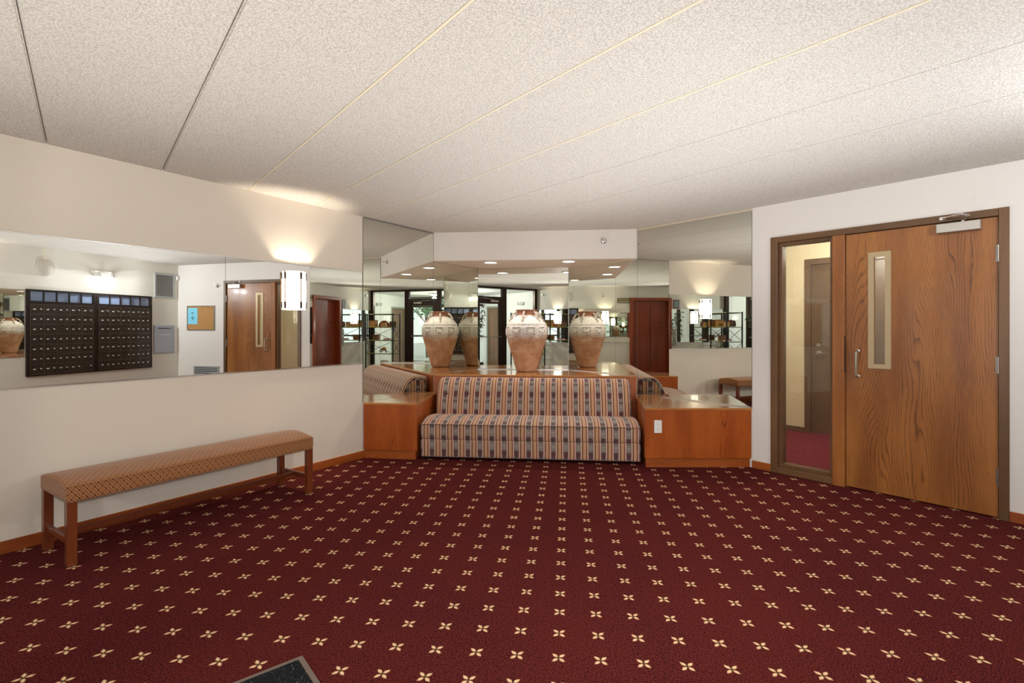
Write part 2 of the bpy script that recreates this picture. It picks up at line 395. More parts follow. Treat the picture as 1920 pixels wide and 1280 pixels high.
def ball(bm, c, r, sc_=(1, 1, 1), u=12, v=8):
    bmesh.ops.create_uvsphere(bm, u_segments=u, v_segments=v, radius=r, matrix=Matrix.Translation(c) @ Matrix.Diagonal((*sc_, 1))); return bm

def obj(name, bm, mat, parent=None, smooth=False, loc=None, rotz=None):
    if isinstance(bm, bpy.types.Mesh): me = bm
    else:
        me = bpy.data.meshes.new(name); bm.to_mesh(me); bm.free(); me.materials.append(mat)
        if smooth:
            for p in me.polygons: p.use_smooth = True
            if smooth != 'all': me.set_sharp_from_angle(angle=math.radians(35))
    o = bpy.data.objects.new(name, me); C.objects.link(o)
    if parent: o.parent = parent
    if loc is not None: o.location = loc
    if rotz is not None: o.rotation_euler = (0, 0, rotz)
    return o
def tag(o, label, cat, group=None):
    o['label'] = label; o['category'] = cat
    if group: o['group'] = group
    return o
def thing(name, label, cat, loc=(0, 0, 0), rotz=0, group=None):
    o = bpy.data.objects.new(name, None); o.empty_display_size = .1; C.objects.link(o)
    o.location = loc; o.rotation_euler = (0, 0, rotz); return tag(o, label, cat, group)
def struct(name, bm, mat, loc=(0, 0, 0), rotz=0):
    o = obj(name, bm, mat, None, loc=loc, rotz=rotz); o['kind'] = 'structure'; return o
def struct_e(name, loc=(0, 0, 0), rotz=0):
    o = bpy.data.objects.new(name, None); C.objects.link(o); o.location = loc; o.rotation_euler = (0, 0, rotz); o['kind'] = 'structure'; return o
def w3(p, z=0.): return (p.x, p.y, z)
def dup(root, loc, rotz, label=None, group=None):
    r = root.copy(); C.objects.link(r); r.location = loc; r.rotation_euler = (0, 0, rotz)
    if label: r['label'] = label
    if group: r['group'] = group
    for ch in list(root.children):
        c = ch.copy(); C.objects.link(c); c.parent = r
        for g in list(ch.children):
            d = g.copy(); C.objects.link(d); d.parent = c
    return r

# ================================================================== STRUCTURE
# lobby floor
LR = V2(.029, 7.58)
lob = [C2, C1, LR, PL]
struct('floor', prism(bm_new(), [(C2 + aK * .1 - tP * .1), (C1 - aK * .12 - tP * .1), LR + V2(0, .2), PL + aK * .12], -.06, 0.0), m_carpet)
# ceiling: slab with a plank for every precast strip
ceil = struct('ceiling', prism(bm_new(), [C2 + aK * .12, C1 - aK * .12, LR + V2(0, .2), PL + aK * .14], H + .03, H + .12), m_ceil)
nR = V2(.7714, .6363)
def clip(poly, lo, hi):
    for s, lim in ((1, lo), (-1, -hi)):
        out = []
        for i in range(len(poly)):
            a, b = poly[i], poly[(i + 1) % len(poly)]; da, db = s * a.dot(nR) - lim, s * b.dot(nR) - lim
            if da >= 0: out.append(a)
            if da * db < 0: out.append(a + (b - a) * (da / (da - db)))
        poly = out
        if not poly: return poly
    return poly
big = [C2, C1, LR, PL]
k0 = 2.242 - .6075 * 9
for i in range(16):
    lo, hi = k0 + .6075 * i, k0 + .6075 * (i + 1)
    pg = clip(big, lo + (.0025 if i < 10 else .0008), hi - (.0025 if i < 9 else .0008))
    if len(pg) < 3: continue
    bm = prism(bm_new(), pg, H, H + .032)
    es = [e for e in bm.edges if all(v.co.z < H + .001 for v in e.verts) and abs(sum(nR.x * v.co.x + nR.y * v.co.y for v in e.verts) / 2 - lo) * abs(sum(nR.x * v.co.x + nR.y * v.co.y for v in e.verts) / 2 - hi) < .003]
    bmesh.ops.bevel(bm, geom=es, offset=.006 if i < 9 else .002, segments=2, affect='EDGES')
    obj('plank', bm, m_ceil, ceil)

m_joint = plain('joint_filler', srgb(226, 214, 188), .6)
for i in range(7, 10):
    c0 = k0 + .6075 * i; pg = clip(big, c0 - .0055, c0 + .0055)
    if len(pg) >= 3: obj('joint_strip', prism(bm_new(), pg, H - .0015, H + .012), m_joint, ceil)

# walls (local x to the right as seen from the room, local y into the wall)
lenL = (PL - L0).length
struct('wall_left', B(-lenL - .1, 2.55, 0.0, .12, 0, H + .03), m_wall_l, w3(L0), AL)
struct('baseboard_left', B(-lenL, 0.03, -.014, 0, 0, .075, b=.003), m_oakx, w3(L0), AL)
wr = bm_new()
box(wr, -1.95, .172, 0, .13, 0, H + .03); box(wr, .172, 1.757, 0, .13, 2.141, H + .03); box(wr, 1.757, 2.788 + .12, 0, .13, 0, H + .03)
struct('wall_right', wr, m_wall_r, w3(R0), AR)
br_ = bm_new(); box(br_, .0, .172, -.014, 0, 0, .07, b=.003); box(br_, 1.757, 2.788, -.014, 0, 0, .07, b=.003)
struct('baseboard_right', br_, m_oakx, w3(R0), AR)
wk = bm_new()
box(wk, -.12, 3.80, 0, .14, 0, H + .03); box(wk, 3.80, 4.94, 0, .14, 2.14, H + .03); box(wk, 4.94, 6.5, 0, .14, 0, H + .03)
struct('wall_back', wk, m_wall_k, w3(C1), AK)
bk = bm_new(); box(bk, 0, 3.80, -.014, 0, 0, .075, b=.003); box(bk, 4.94, 6.5, -.014, 0, 0, .075, b=.003)
struct('baseboard_back', bk, m_oakx, w3(C1), AK)
# wall behind the alcove mirror
bdir = (BR - BL).normalized(); AB = ang(bdir); blen = (BR - BL).length
struct('alcove_wall', B(-.06, blen + .06, .012, .12, 0, H), m_wall_r, w3(BL), AB)
# soffit over the alcove
sof = struct('trim_1', prism(bm_new(), [SL + V2(.004, .004), SR + V2(-.004, .003), BR + V2(-.01, -.002), BL + V2(.01, -.002)], SOF, H), m_soff)
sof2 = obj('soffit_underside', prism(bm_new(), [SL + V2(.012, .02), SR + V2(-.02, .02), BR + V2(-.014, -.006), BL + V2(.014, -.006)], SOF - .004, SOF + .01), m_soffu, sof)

# ================================================================== MIRRORS
def mirror_thing(name, label, org, a, panels, mat, thick=.006, trims=()):
    t = thing(name, label, 'mirror', w3(org), a, None)
    for (x0, x1, z0, z1) in panels:
        p = obj('mirror_panel', B(x0 + .0012, x1 - .0012, -thick, -.0005, z0 + .001, z1 - .001), mat, t)
    for (x0, x1, z0, z1) in panels:
        obj('polished_edge', B(x0 - .0005, x0 + .0011, -thick - .0006, -.0004, z0, z1), m_medge, t); obj('polished_edge', B(x1 - .0011, x1 + .0005, -thick - .0006, -.0004, z0, z1), m_medge, t)
    for nm, x0, x1, z0, z1, mm, pr in trims: obj(nm, B(x0, x1, -pr, -.0005, z0, z1), mm, t)
    return t
mirror_thing('wall_mirror', 'long frameless mirror band on the left wall above the upholstered bench', L0, AL,
             [(-3.98, -2.675, .965, 1.877), (-2.675, -1.372, .965, 1.877), (-1.372, -.003, .965, 1.877)], m_mir,
             trims=[('bottom_channel', -3.98, -.003, .957, .966, m_chrome, .009), ('top_channel', -3.98, -.003, 1.876, 1.882, m_chrome, .009)])
sSL, sBL = (SL - L0).dot(aL), (BL - L0).dot(aL)
mirror_thing('tall_mirror', 'floor-to-ceiling mirror left of the soffit above the left oak end table', L0, AL,
             [(.004, sSL, TAB, H - .016)], m_mir2, trims=[('top_channel', .004, sSL, H - .016, H - .001, m_steel, .010)])
mirror_thing('alcove_mirror', 'slanted alcove mirror left of the terracotta urn under the soffit', L0, AL,
             [(sSL, sBL - .010, LED + .002, SOF)], m_mir2, trims=[('top_channel', sSL, sBL - .012, SOF - .014, SOF - .001, m_chrome, .009)])
mirror_thing('alcove_mirror', 'alcove mirror directly behind the terracotta urn', BL, AB,
             [(.002, blen - .002, LED + .002, SOF)], m_mir2, trims=[('bottom_channel', .002, blen - .002, LED + .001, LED + .010, m_chrome, .012)])
sSR, sBR = (SR - R0).dot(aR), (BR - R0).dot(aR)
mirror_thing('alcove_mirror', 'slanted alcove mirror right of the terracotta urn under the soffit', R0, AR,
             [(sBR + .010, sSR, LED + .002, SOF)], m_mir2, trims=[('top_channel', sBR + .012, sSR, SOF - .014, SOF - .001, m_trimw, .010), ('bottom_channel', sBR + .012, sSR, LED + .001, LED + .012, m_chrome, .012)])
mirror_thing('tall_mirror', 'floor-to-ceiling mirror right of the soffit above the right oak end table', R0, AR,
             [(sSR, -.004, TAB, H - .022)], m_mir2, trims=[('top_channel', sSR, -.004, H - .022, H - .001, m_trimw, .012), ('bottom_channel', sSR, -.004, TAB + .001, TAB + .012, m_chrome, .012)])
mirror_thing('wall_mirror', 'mirror band on the back wall between mailboxes and elevator, seen by reflection', C1, AK,
             [(2.345, 3.78, .93, 1.84)], m_mir, trims=[('bottom_channel', 2.345, 3.78, .92, .931, m_chrome, .009)])
mirror_thing('wall_mirror', 'mirror band on the back wall between elevator and entrance, seen by reflection', C1, AK,
             [(4.96, 6.45, .93, 1.84)], m_mir, trims=[('bottom_channel', 4.96, 6.45, .92, .931, m_chrome, .009)])

# ================================================================== OAK LEDGE, END TABLES
ledge = thing('display_ledge', 'wide oak ledge cabinet behind the sofa with the urn standing on it', 'cabinet')
off = V2(.0957, .9954)
obj('body', prism(bm_new(), [SL + V2(.012, .004), SR + V2(-.012, .004), BR + V2(-.012, -.012), BL + V2(.012, -.012)], 0.0, LED - .022), m_oakface, ledge)
obj('top', prism(bm_new(), [SL - off * .008 + V2(.008, 0), SR - off * .008 + V2(-.008, 0), BR + V2(-.012, -.012), BL + V2(.012, -.012)], LED - .022, LED, b=.002), m_oaktop_lit, ledge)
TLf, TLb = V2(-.948, 5.142), V2(-.88, 6.02)
n_in = V2(.837, -.548)
tl = thing('end_table', 'wedge-shaped oak end table left of the sofa beside the white wall', 'table')
lp = [L0 + n_in * .010 + V2(.0, -.0), TLf, TLb, SL + n_in * .012 - aL * .03]
def shrink(pts, d):
    c = sum(pts, V2(0, 0)) / len(pts); return [p + (c - p).normalized() * d for p in pts]
obj('carcass', prism(bm_new(), shrink(lp, .006), .088, TAB - .020), m_oakface, tl)
obj('plinth', prism(bm_new(), [lp[0] + V2(.016, .014), lp[1] + V2(-.016, .02), lp[2] + V2(-.016, 0), lp[3]], 0, .088), m_oakx, tl)
obj('top', prism(bm_new(), lp, TAB - .020, TAB, b=.0015), m_oaktop_lit, tl)
tr = thing('end_table', 'oak end table right of the sofa with a white power outlet on its front', 'table')
RF = V2(.95 * 1.315, 3.694 * 1.315); n_r = V2(-.7714, -.6363)
rp = [RF, R0 + n_r * .010, SR + n_r * .012 + aR * .03, V2(1.372, 5.735)]
obj('carcass', prism(bm_new(), shrink(rp, .006), .088, TAB - .020), m_oakface, tr)
obj('plinth', prism(bm_new(), [rp[0] + V2(.016, .02), rp[1] + V2(-.012, .02), rp[2], rp[3] + V2(.016, 0)], 0, .088), m_oakx, tr)
obj('top', prism(bm_new(), rp, TAB - .020, TAB, b=.0015), m_oaktop_lit, tr)
# outlet on the front face (local frame along the front)
fd = (rp[1] - rp[0]).normalized(); af = ang(fd)
pc = rp[0] + fd * .125
op = obj('outlet_plate', B(-.036, .036, -.006, 0, -.060, .060, b=.002), m_white, tr, loc=(pc.x, pc.y - .001, .388), rotz=af)
for dz in (.024, -.024):
    s = obj('socket', lathe(bm_new(), [(.0155, 0), (.0155, .0015)], 20, axis='y', cy=-.006, cz=dz), m_white, op)
for dz in (.024, -.024):
    sl = bm_new()
    box(sl, -.0075, -.0055, -.0082, -.0074, dz - .002, dz + .007); box(sl, .0055, .0075, -.0082, -.0074, dz - .002, dz + .006); box(sl, -.002, .002, -.0082, -.0074, dz - .009, dz - .005)
    obj('socket_slots', sl, m_black, op)['kind'] = 'stuff'

# ================================================================== SOFA
aA = V2(math.cos(AA), math.sin(AA)); SW = 2.155
s0 = V2(-.912, 5.148)                                     # front left corner of the seat
sofa = thing('sofa', 'long low armless sofa in striped tapestry fabric before the oak ledge', 'sofa', w3(s0), AA)
def swept(prof, xs, shrinkf, closed=True, uvscale=1.0):
    """prof: list of (y,z) closed loop. xs: x stations; shrinkf(i)-> inset distance of the ring. UV = (x, arc)."""
    bm = bm_new(); uvl = bm.loops.layers.uv.new('UVMap'); n = len(prof)
    cy = sum(p[0] for p in prof) / n; cz = sum(p[1] for p in prof) / n
    arc = [0.]
    for i in range(n): a, b = prof[i], prof[(i + 1) % n]; arc.append(arc[-1] + math.hypot(b[0] - a[0], b[1] - a[1]))
    rings, us = [], []
    hy = max(p[0] for p in prof) - cy; hz = max(p[1] for p in prof) - cz
    u = 0; px = None; pi = None
    for i, x in enumerate(xs):
        ins = shrinkf(i); fy = max(0., 1 - ins / hy); fz = max(0., 1 - ins / hz)
        rings.append([bm.verts.new((x, cy + (p[0] - cy) * fy, cz + (p[1] - cz) * fz)) for p in prof])
        if px is not None: u += math.hypot(x - px, (ins - pi) if min(ins, pi) < .9 * min(hy, hz) else 0)
        px, pi = x, ins; us.append(u)
    for k in range(len(xs) - 1):
        for i in range(n):
            j = (i + 1) % n
            f = bm.faces.new((rings[k][i], rings[k][j], rings[k + 1][j], rings[k + 1][i])); f.smooth = True
            for l, (uu, vv) in zip(f.loops, ((us[k], arc[i]), (us[k], arc[i + 1]), (us[k + 1], arc[i + 1]), (us[k + 1], arc[i]))): l[uvl].uv = (uu, vv)
    for ring, uu in ((rings[0], us[0]), (rings[-1], us[-1])):
        f = bm.faces.new(ring)
        for l in f.loops: l[uvl].uv = (uu + l.vert.co.y * .9, l.vert.co.z)
    bmesh.ops.recalc_face_normals(bm, faces=bm.faces[:]); return bm
def xst(w, r, mid, full=None):
    """stations with rounded ends of radius r; returns xs, inset list"""
    xs, ins = [], []
    for k in range(7): a = PI / 2 * k / 6; xs.append(r - r * math.sin(a)); ins.append(r - r * math.cos(a))
    xs.reverse(); ins.reverse()
    xs = [r - r * math.cos(PI / 2 * k / 6) for k in range(7)]; ins = [r - r * math.sin(PI / 2 * k / 6) for k in range(7)]
    for k in range(1, mid): xs.append(r + (w - 2 * r) * k / mid); ins.append(0)
    xs += [w - x for x in xs[:7][::-1]]; ins += ins[:7][::-1]
    return xs, ins
def dense(pts, step=.02):
    out = []
    for i in range(len(pts)):
        a, b = pts[i], pts[(i + 1) % len(pts)]; L = math.hypot(b[0] - a[0], b[1] - a[1]); k = max(1, int(L / step))
        for q in range(k): out.append((a[0] + (b[0] - a[0]) * q / k, a[1] + (b[1] - a[1]) * q / k))
    return out
# base rail
prof = dense([(.008, .032), (.002, .045), (.0, .195), (.004, .205), (.91, .205), (.91, .032)])
xs, ins = xst(SW, .008, 20)
obj('base_rail', swept(prof, xs, lambda i: ins[i]), m_sofa, sofa)
# seat cushion: vertical front, crowned top
top = [(.66 * k / 16, .357 + .040 * math.sin(min(1, k / 6) * PI / 2) - (.040 * ((k - 6) / 10) ** 1.5 if k > 6 else 0)) for k in range(17)]
prof = dense([(.004, .206), (.0, .212), (.0, .352)], .02)[:-1]
prof = [(.66, .208), (.3, .208), (.006, .208), (.0, .216), (.0, .26), (.0, .31), (.0, .350)] + top
xs, ins = xst(SW, .012, 26)
obj('seat_cushion', swept(prof, xs, lambda i: ins[i]), m_sofa, sofa)
pp = bm_new(); tube(pp, [(.01, -.002, .356), (SW - .01, -.001, .356)], .0028, 6); obj('piping', pp, m_sofaplain, sofa)
st = bm_new()
for k in range(100):
    x = .03 + k * (SW - .06) / 99; box(st, x, x + .012, -.0032, -.001, .2035, .2055)
obj('stitching', st, plain('cream_thread', srgb(214, 190, 160), .8), sofa)
# backrest: rounded top, tilted a little
BX0, BW = .012, SW - .020
bp = [(.545, .34), (.556, .42), (.578, .50), (.606, .57), (.634, .63), (.664, .68), (.702, .722), (.745, .745), (.79, .752), (.85, .748), (.905, .738), (.922, .72), (.925, .34)]
prof = dense(bp, .03)
xs, ins = xst(BW, .045, 40)
bkm = swept(prof, xs, lambda i: ins[i])
NB = 9; zb = .585; yb = .612
bxs = [BX0 * 0 + .12 + k * (BW - .24) / (NB - 1) for k in range(NB)]
for v in bkm.verts:
    if v.co.y < .67:
        for bx in bxs:
            d2 = ((v.co.x - bx) / .05) ** 2 + ((v.co.z - zb) / .04) ** 2
            v.co.y += .010 * math.exp(-d2)
back = obj('backrest', bkm, m_sofa, sofa, loc=(BX0, 0, 0))
for bx in bxs:
    obj('tuft_button', ball(bm_new(), (bx, yb + .004, zb), .009, (1, .5, 1), 10, 6), m_sofa, back)
for fx, fy in ((.06, .05), (SW - .06, .05), (.06, .85), (SW - .06, .85), (SW / 2, .05)):
    obj('glide_foot', lathe(bm_new(), [(.018, 0), (.021, .033)], 14, cx=fx, cy=fy), m_black, sofa)

# ================================================================== URN
def make_urn():
    t = thing('urn', 'large whitewashed terracotta urn with ring handles on the oak ledge', 'vase', (.181, 6.50, LED), 0)
    prof = [(.0, .0), (.118, .0), (.124, .006), (.132, .03), (.150, .09), (.178, .19), (.208, .29), (.232, .37), (.247, .43), (.2535, .49), (.250, .545), (.236, .595), (.212, .635), (.180, .665), (.148, .684), (.122, .692), (.117, .70), (.113, .715), (.112, .735), (.116, .752), (.128, .764), (.140, .770), (.142, .777), (.132, .780), (.116, .774), (.104, .755), (.102, .70), (.10, .60), (.0, .58)]
    # resample smoothly
    fine = []
    for (r0, z0), (r1, z1) in zip(prof, prof[1:]):
        L = math.hypot(r1 - r0, z1 - z0); k = max(1, int(L / .0052))
        for q in range(k): fine.append((r0 + (r1 - r0) * q / k, z0 + (z1 - z0) * q / k))
    fine.append(prof[-1])
    for _ in range(10): fine = [fine[0]] + [((a[0] + 2 * b[0] + c[0]) / 4, (a[1] + 2 * b[1] + c[1]) / 4) for a, b, c in zip(fine, fine[1:], fine[2:])] + [fine[-1]]
    n = 396; bm = bm_new(); rings = []
    outer = max(range(len(fine)), key=lambda i: fine[i][1])
    for i, (r, z) in enumerate(fine):
        ring = []
        for k in range(n):
            a = 2 * PI * k / n; dr = 0.
            if i < outer:
                if .44 < z < .575:                              # band of nine framed panels
                    ph = (a + PI / 2 - math.radians(9)) / (2 * PI / 9); f = ph - math.floor(ph + .5)   # -.5...5
                    x = f / .36; y = (z - .508) / .056
                    if max(abs(x), abs(y)) < 1.0:
                        if max(abs(x), abs(y)) > .84: dr = .0095
                        else:
                            dr = -.0035
                            q = mnoise.noise(Vector((math.floor(ph + .5) * 3.7 + x * 1.7, y * 1.5, 2.2)))
                            body = abs(y + .08) < .28 and abs(x) < .48
                            legs = -.75 < y < -.2 and min(abs(x - .4), abs(x - .22), abs(x + .4), abs(x + .2)) < .075
                            head = math.hypot(x - .52, y - .34) < .22
                            tail = math.hypot(x + .55, y - .1) < .12
                            if body or legs or head or tail: dr = .006
                            elif q > .28: dr = .003
                    elif abs(y) < 1.0 and abs(f) > .455: dr = .003 * (1 if int(z * 400) % 3 else 0)
                for zz in (.588, .602, .436, .425): 
                    if abs(z - zz) < .0035: dr = .0035
                if abs(z - .595) < .006: dr += .0022 * (1 if math.sin(a * 90) > 0 else -.4)
                if abs(z - .4305) < .006: dr += .0022 * (1 if math.sin(a * 80) > 0 else -.4)
                if z < .41: dr += .0008 * math.sin(z * 520 + 2 * math.sin(a * 2))
                if .345 < z < .352 or .322 < z < .327: dr -= .0014
            ring.append(bm.verts.new(((r + dr) * math.cos(a), (r + dr) * math.sin(a), z)))
        rings.append(ring)
    for A_, B_ in zip(rings[1:], rings[2:-1]):
        for k in range(n): bm.faces.new((A_[k], A_[(k + 1) % n], B_[(k + 1) % n], B_[k])).smooth = True
    bm.faces.new(rings[1][::-1]); bm.faces.new(rings[-2])
    for ring in (rings[0], rings[-1]): bmesh.ops.delete(bm, geom=ring, context='VERTS')
    bmesh.ops.recalc_face_normals(bm, faces=bm.faces[:])
    body = obj('body', bm, m_pot, t)
    for k in range(6):
        a = -PI / 2 - math.radians(14) + k * PI / 3
        pts = []
        for q in range(11):
            th = PI * q / 10
            rad = .118 + .068 * (1 - math.cos(th)) / 2 + .018 * math.sin(th); z = .742 - .085 * (1 - math.cos(th)) / 2 + .016 * math.sin(th)
            pts.append((rad * math.cos(a), rad * math.sin(a), z))
        h = tube(bm_new(), pts, [.014, .0135, .013, .0125, .012, .012, .012, .0125, .013, .014, .010], 10)
        # scroll ring at the foot of the handle
        cx, cz = .203, .638
        ring = [((cx + .017 * math.cos(2 * PI * q / 14)) * math.cos(a), (cx + .017 * math.cos(2 * PI * q / 14)) * math.sin(a), cz + .02 * math.sin(2 * PI * q / 14)) for q in range(15)]
        tube(h, ring, .0075, 8)
        obj('handle', h, m_wash, t, smooth='all')
    return t
urn = make_urn()

# ================================================================== BENCH
bl_ = 1.56; bw = .435
bo = L0 + aL * (-2.515) + V2(.837, -.548) * .545          # front-left corner
bench = thing('bench', 'long upholstered bench with reddish wooden legs against the left wall', 'bench', w3(bo), AL)
# local: x along, y toward the wall 0..bw
top = [(bw * k / 12, .445 + .034 * math.sin(PI * k / 12)) for k in range(13)]
prof = [(bw, .352), (bw * .5, .350), (.004, .352), (0, .358), (0, .38), (0, .40), (0, .42), (.001, .438)] + top + [(bw - .001, .43), (bw, .40), (bw, .375)]
xs, ins = xst(bl_, .022, 30)
obj('cushion', swept(prof, xs, lambda i: ins[i]), m_bench, bench)
pp = bm_new(); tube(pp, [(.012, .001, .443), (bl_ - .012, .001, .443)], .0036, 6); obj('piping', pp, plain('bench_piping', srgb(150, 104, 66), .8), bench)
for x in (.006, bl_ - .052):
    for y in (.006, bw - .052): obj('leg', B(x, x + .046, y, y + .046, 0, .356, b=.003), m_leg, bench)
    obj('stretcher', B(x + .011, x + .035, .05, bw - .05, .112, .150, b=.003), m_legx, bench)
obj('stretcher', B(.03, bl_ - .03, bw / 2 - .012, bw / 2 + .012, .115, .147, b=.003), wood('cherry_long_stretcher', srgb(112, 52, 26), srgb(94, 42, 20), srgb(60, 24, 12), .32, 'x', 70, 4, 3.3), bench)

# ================================================================== SCONCES
def make_sconce():
    t = thing('wall_sconce', '', 'lamp')
    Hs = .335; R = .092; D = .086
    obj('back_plate', B(-.08, .08, -.014, 0, .01, Hs - .01, b=.002), m_bronze, t)
    bm = bm_new(); n = 20; rows = 16
    grid = []
    for j in range(rows + 1):
        z = Hs * j / rows; bul = 1 + .05 * math.sin(PI * j / rows)
        grid.append([bm.verts.new((R * bul * math.cos(PI + PI * i / n) * -1, -.012 + D * bul * math.sin(PI + PI * i / n), z)) for i in range(n + 1)])
    for a, b in zip(grid, grid[1:]):
        for i in range(n): bm.faces.new((a[i], a[i + 1], b[i + 1], b[i])).smooth = True
    obj('shade', bm, m_shade, t)
    for zz in (.018, .040, .062, Hs - .062, Hs - .040, Hs - .018):
        pts = [(-(R + .004) * math.cos(PI + PI * i / 18), -.012 + (D + .004) * math.sin(PI + PI * i / 18), zz) for i in range(19)]
        obj('band', tube(bm_new(), pts, .0022, 6), m_brass, t)
    for a in (0., -1.42, 1.42):
        x = (R + .008) * math.sin(a) * 1.02; y = -.012 - (D + .008) * math.cos(a)
        s = obj('strap', B(x - .004, x + .004, y - .003, y + .003, .002, Hs - .002, b=.001), m_brass, t)
        for zz in (.04, Hs - .04): obj('clasp', B(x - .009, x + .009, y - .006, y + .004, zz - .028, zz + .028, b=.002), m_bronze, s)
    return t
sconce = make_sconce()
sdup = []
def place_sconce(i, org, a, t, s, z, label, energy):
    p = org + t * s; nrm = V2(math.sin(a), -math.cos(a))       # into the room
    loc = (p.x + nrm.x * .007, p.y + nrm.y * .007, z)
    if i == 0: o = sconce; o.location = loc; o.rotation_euler = (0, 0, a); o['label'] = label
    else: o = dup(sconce, loc, a, label)
    o['group'] = 'banded half-cylinder wall sconces'
    q = (p.x + nrm.x * .055, p.y + nrm.y * .055)
    lamp('sconce_bulb', 'POINT', (*q, z + .225), energy, (1, .88, .70), .02)
    lamp('sconce_bulb', 'POINT', (*q, z + .06), energy * .3, (1, .88, .70), .02)
place_sconce(0, L0, AL, aL, -.775, 1.478, 'glowing half-cylinder wall sconce mounted over the left wall mirror band', 26)
place_sconce(1, C1, AK, aK, 5.60, 1.44, 'glowing wall sconce over the mirror between elevator and entrance, seen in the mirrors', 20)
place_sconce(2, C1, AK, aK, 3.08, 1.44, 'glowing wall sconce over the mirror between mailboxes and elevator, seen in the mirrors', 18)

# ================================================================== SOFFIT LIGHTS, SPRINKLERS
for i, (x, y, lb) in enumerate(((-.258, 6.225, 'round recessed downlight in the soffit left of the urn'), (.672, 6.128, 'round recessed downlight in the soffit right of the urn'))):
    t = thing('recessed_light', lb, 'lamp', (x, y, SOF - .004), 0, 'soffit downlights')
    obj('trim_ring', lathe(bm_new(), [(.070, -.001), (.092, -.001), (.096, -.004), (.094, -.008), (.072, -.006)], 32, cap=False), m_white, t, smooth=True)
    obj('lens', lathe(bm_new(), [(.071, -.003), (.05, -.0045), (.001, -.005)], 32), m_lens, t)
    lamp('downlight_bulb', 'SPOT', (x, y, SOF - .03), 26, (1, .93, .82), .05, (0, 0, 0), math.radians(150), .6)
def sprinkler(label, org, a, z, s, t_):
    p = org + t_ * s
    t = thing('sidewall_sprinkler', label, 'sprinkler', (p.x, p.y, z), a)
    obj('escutcheon', lathe(bm_new(), [(.034, 0), (.034, .004), (.024, .012), (.014, .014)], 24, axis='y'), m_chrome, t, smooth=True)
    h = lathe(bm_new(), [(.010, .012), (.010, .03), (.013, .032), (.013, .038)], 14, axis='y')
    tube(h, [(-.010, -.036, 0), (-.014, -.05, 0), (-.006, -.062, 0)], .003, 6); tube(h, [(.010, -.036, 0), (.014, -.05, 0), (.006, -.062, 0)], .003, 6)
    obj('head', h, m_chrome, t, smooth=True)
    d = bm_new(); box(d, -.017, .017, -.066, -.062, -.013, .013, b=.001); box(d, -.015, .015, -.085, -.062, .012, .014)
    obj('deflector', d, m_chrome, t)
sprinkler('chrome sidewall sprinkler head on the white soffit face', SL, AA, 2.318, 1.995, aA)
sprinkler('sidewall sprinkler high on the back wall near the entrance, seen in the mirrors', C1, AK, 2.27, 6.2, aK)
sprinkler('sidewall sprinkler high on the back wall above the middle mirror, seen in reflection', C1, AK, 2.19, 3.03, aK)
sprinkler('sidewall sprinkler beside the top hinge corner of the oak door frame, seen in reflection', R0, AR, 2.06, 1.90, aR)

# ================================================================== DOOR AND SIDELIGHT ON THE RIGHT WALL
d1 = struct_e('door_1', w3(R0), AR)
fr = bm_new()
box(fr, .172, .233, -.018, .13, 0, 2.141, b=.003)
box(fr, 1.703, 1.757, -.018, .13, 0, 2.141, b=.003)
obj('frame_jambs', fr, m_frame, d1)
obj('frame_head', B(.233, 1.703, -.017, .13, 2.088, 2.140, b=.003), m_framex, d1)
obj('frame_sill', B(.233, .680, -.012, .13, 0.0, .056, b=.003), m_framex, d1)
obj('mullion', B(.680, .772, -.018, .13, 0, 2.088, b=.003), m_mull, d1)
stp = bm_new()
box(stp, .233, .262, .018, .10, .056, 2.088, b=.002); box(stp, .652, .680, .018, .10, .056, 2.088, b=.002)
obj('glazing_stop', stp, m_frame, d1)
stp = bm_new(); box(stp, .262, .652, .018, .10, 2.058, 2.088, b=.002); box(stp, .262, .652, .018, .10, .056, .088, b=.002)
obj('glazing_stop', stp, m_framex, d1)
gl = obj('sidelight_glass', B(.258, .656, .056, .062, .084, 2.062), m_wglass, d1)
wi = bm_new()
x = .262
while x < .652: box(wi, x - .0003, x + .0003, .0554, .0560, .088, 2.058); x += .0125
z = .095
while z < 2.058: box(wi, .262, .652, .0554, .0560, z - .0003, z + .0003); z += .0125
plain_wire = plain('glazing_wire', srgb(150, 140, 120), .4, .6)
wm = obj('wire_mesh', wi, plain_wire, gl); wm['kind'] = 'stuff'
leafbm = bm_new()                                          # leaf with an opening for the vision panel
X0, X1, Z0, Z1 = .777, 1.698, .012, 2.083
vx0, vx1, vz0, vz1 = .968, 1.050, 1.022, 1.888
for b_ in ((X0, vx0, Z0, Z1), (vx1, X1, Z0, Z1), (vx0, vx1, Z0, vz0), (vx0, vx1, vz1, Z1)): box(leafbm, b_[0], b_[1], .004, .048, b_[2], b_[3])
bmesh.ops.remove_doubles(leafbm, verts=leafbm.verts[:], dist=1e-5)
leaf = obj('leaf', leafbm, m_door, d1)
obj('door_stop', B(.772, 1.703, .050, .066, 2.05, 2.088), m_framex, d1)
vf = bm_new()
fx0, fx1, fz0, fz1 = .932, 1.086, .992, 1.921
box(vf, fx0, vx0 + .004, -.004, .004, fz0, fz1, b=.0012); box(vf, vx1 - .004, fx1, -.004, .004, fz0, fz1, b=.0012)
box(vf, vx0 + .004, vx1 - .004, -.004, .004, fz0, vz0 + .006, b=.0012); box(vf, vx0 + .004, vx1 - .004, -.004, .004, vz1 - .006, fz1, b=.0012)
obj('vision_frame', vf, m_visf, leaf)
vg = obj('vision_glass', B(vx0 + .0005, vx1 - .0005, .020, .026, vz0 + .0005, vz1 - .0005), m_wglass, leaf)
wi = bm_new(); x = vx0 + .006
while x < vx1: box(wi, x - .0002, x + .0002, .0193, .0197, vz0, vz1); x += .0125
z = vz0 + .006
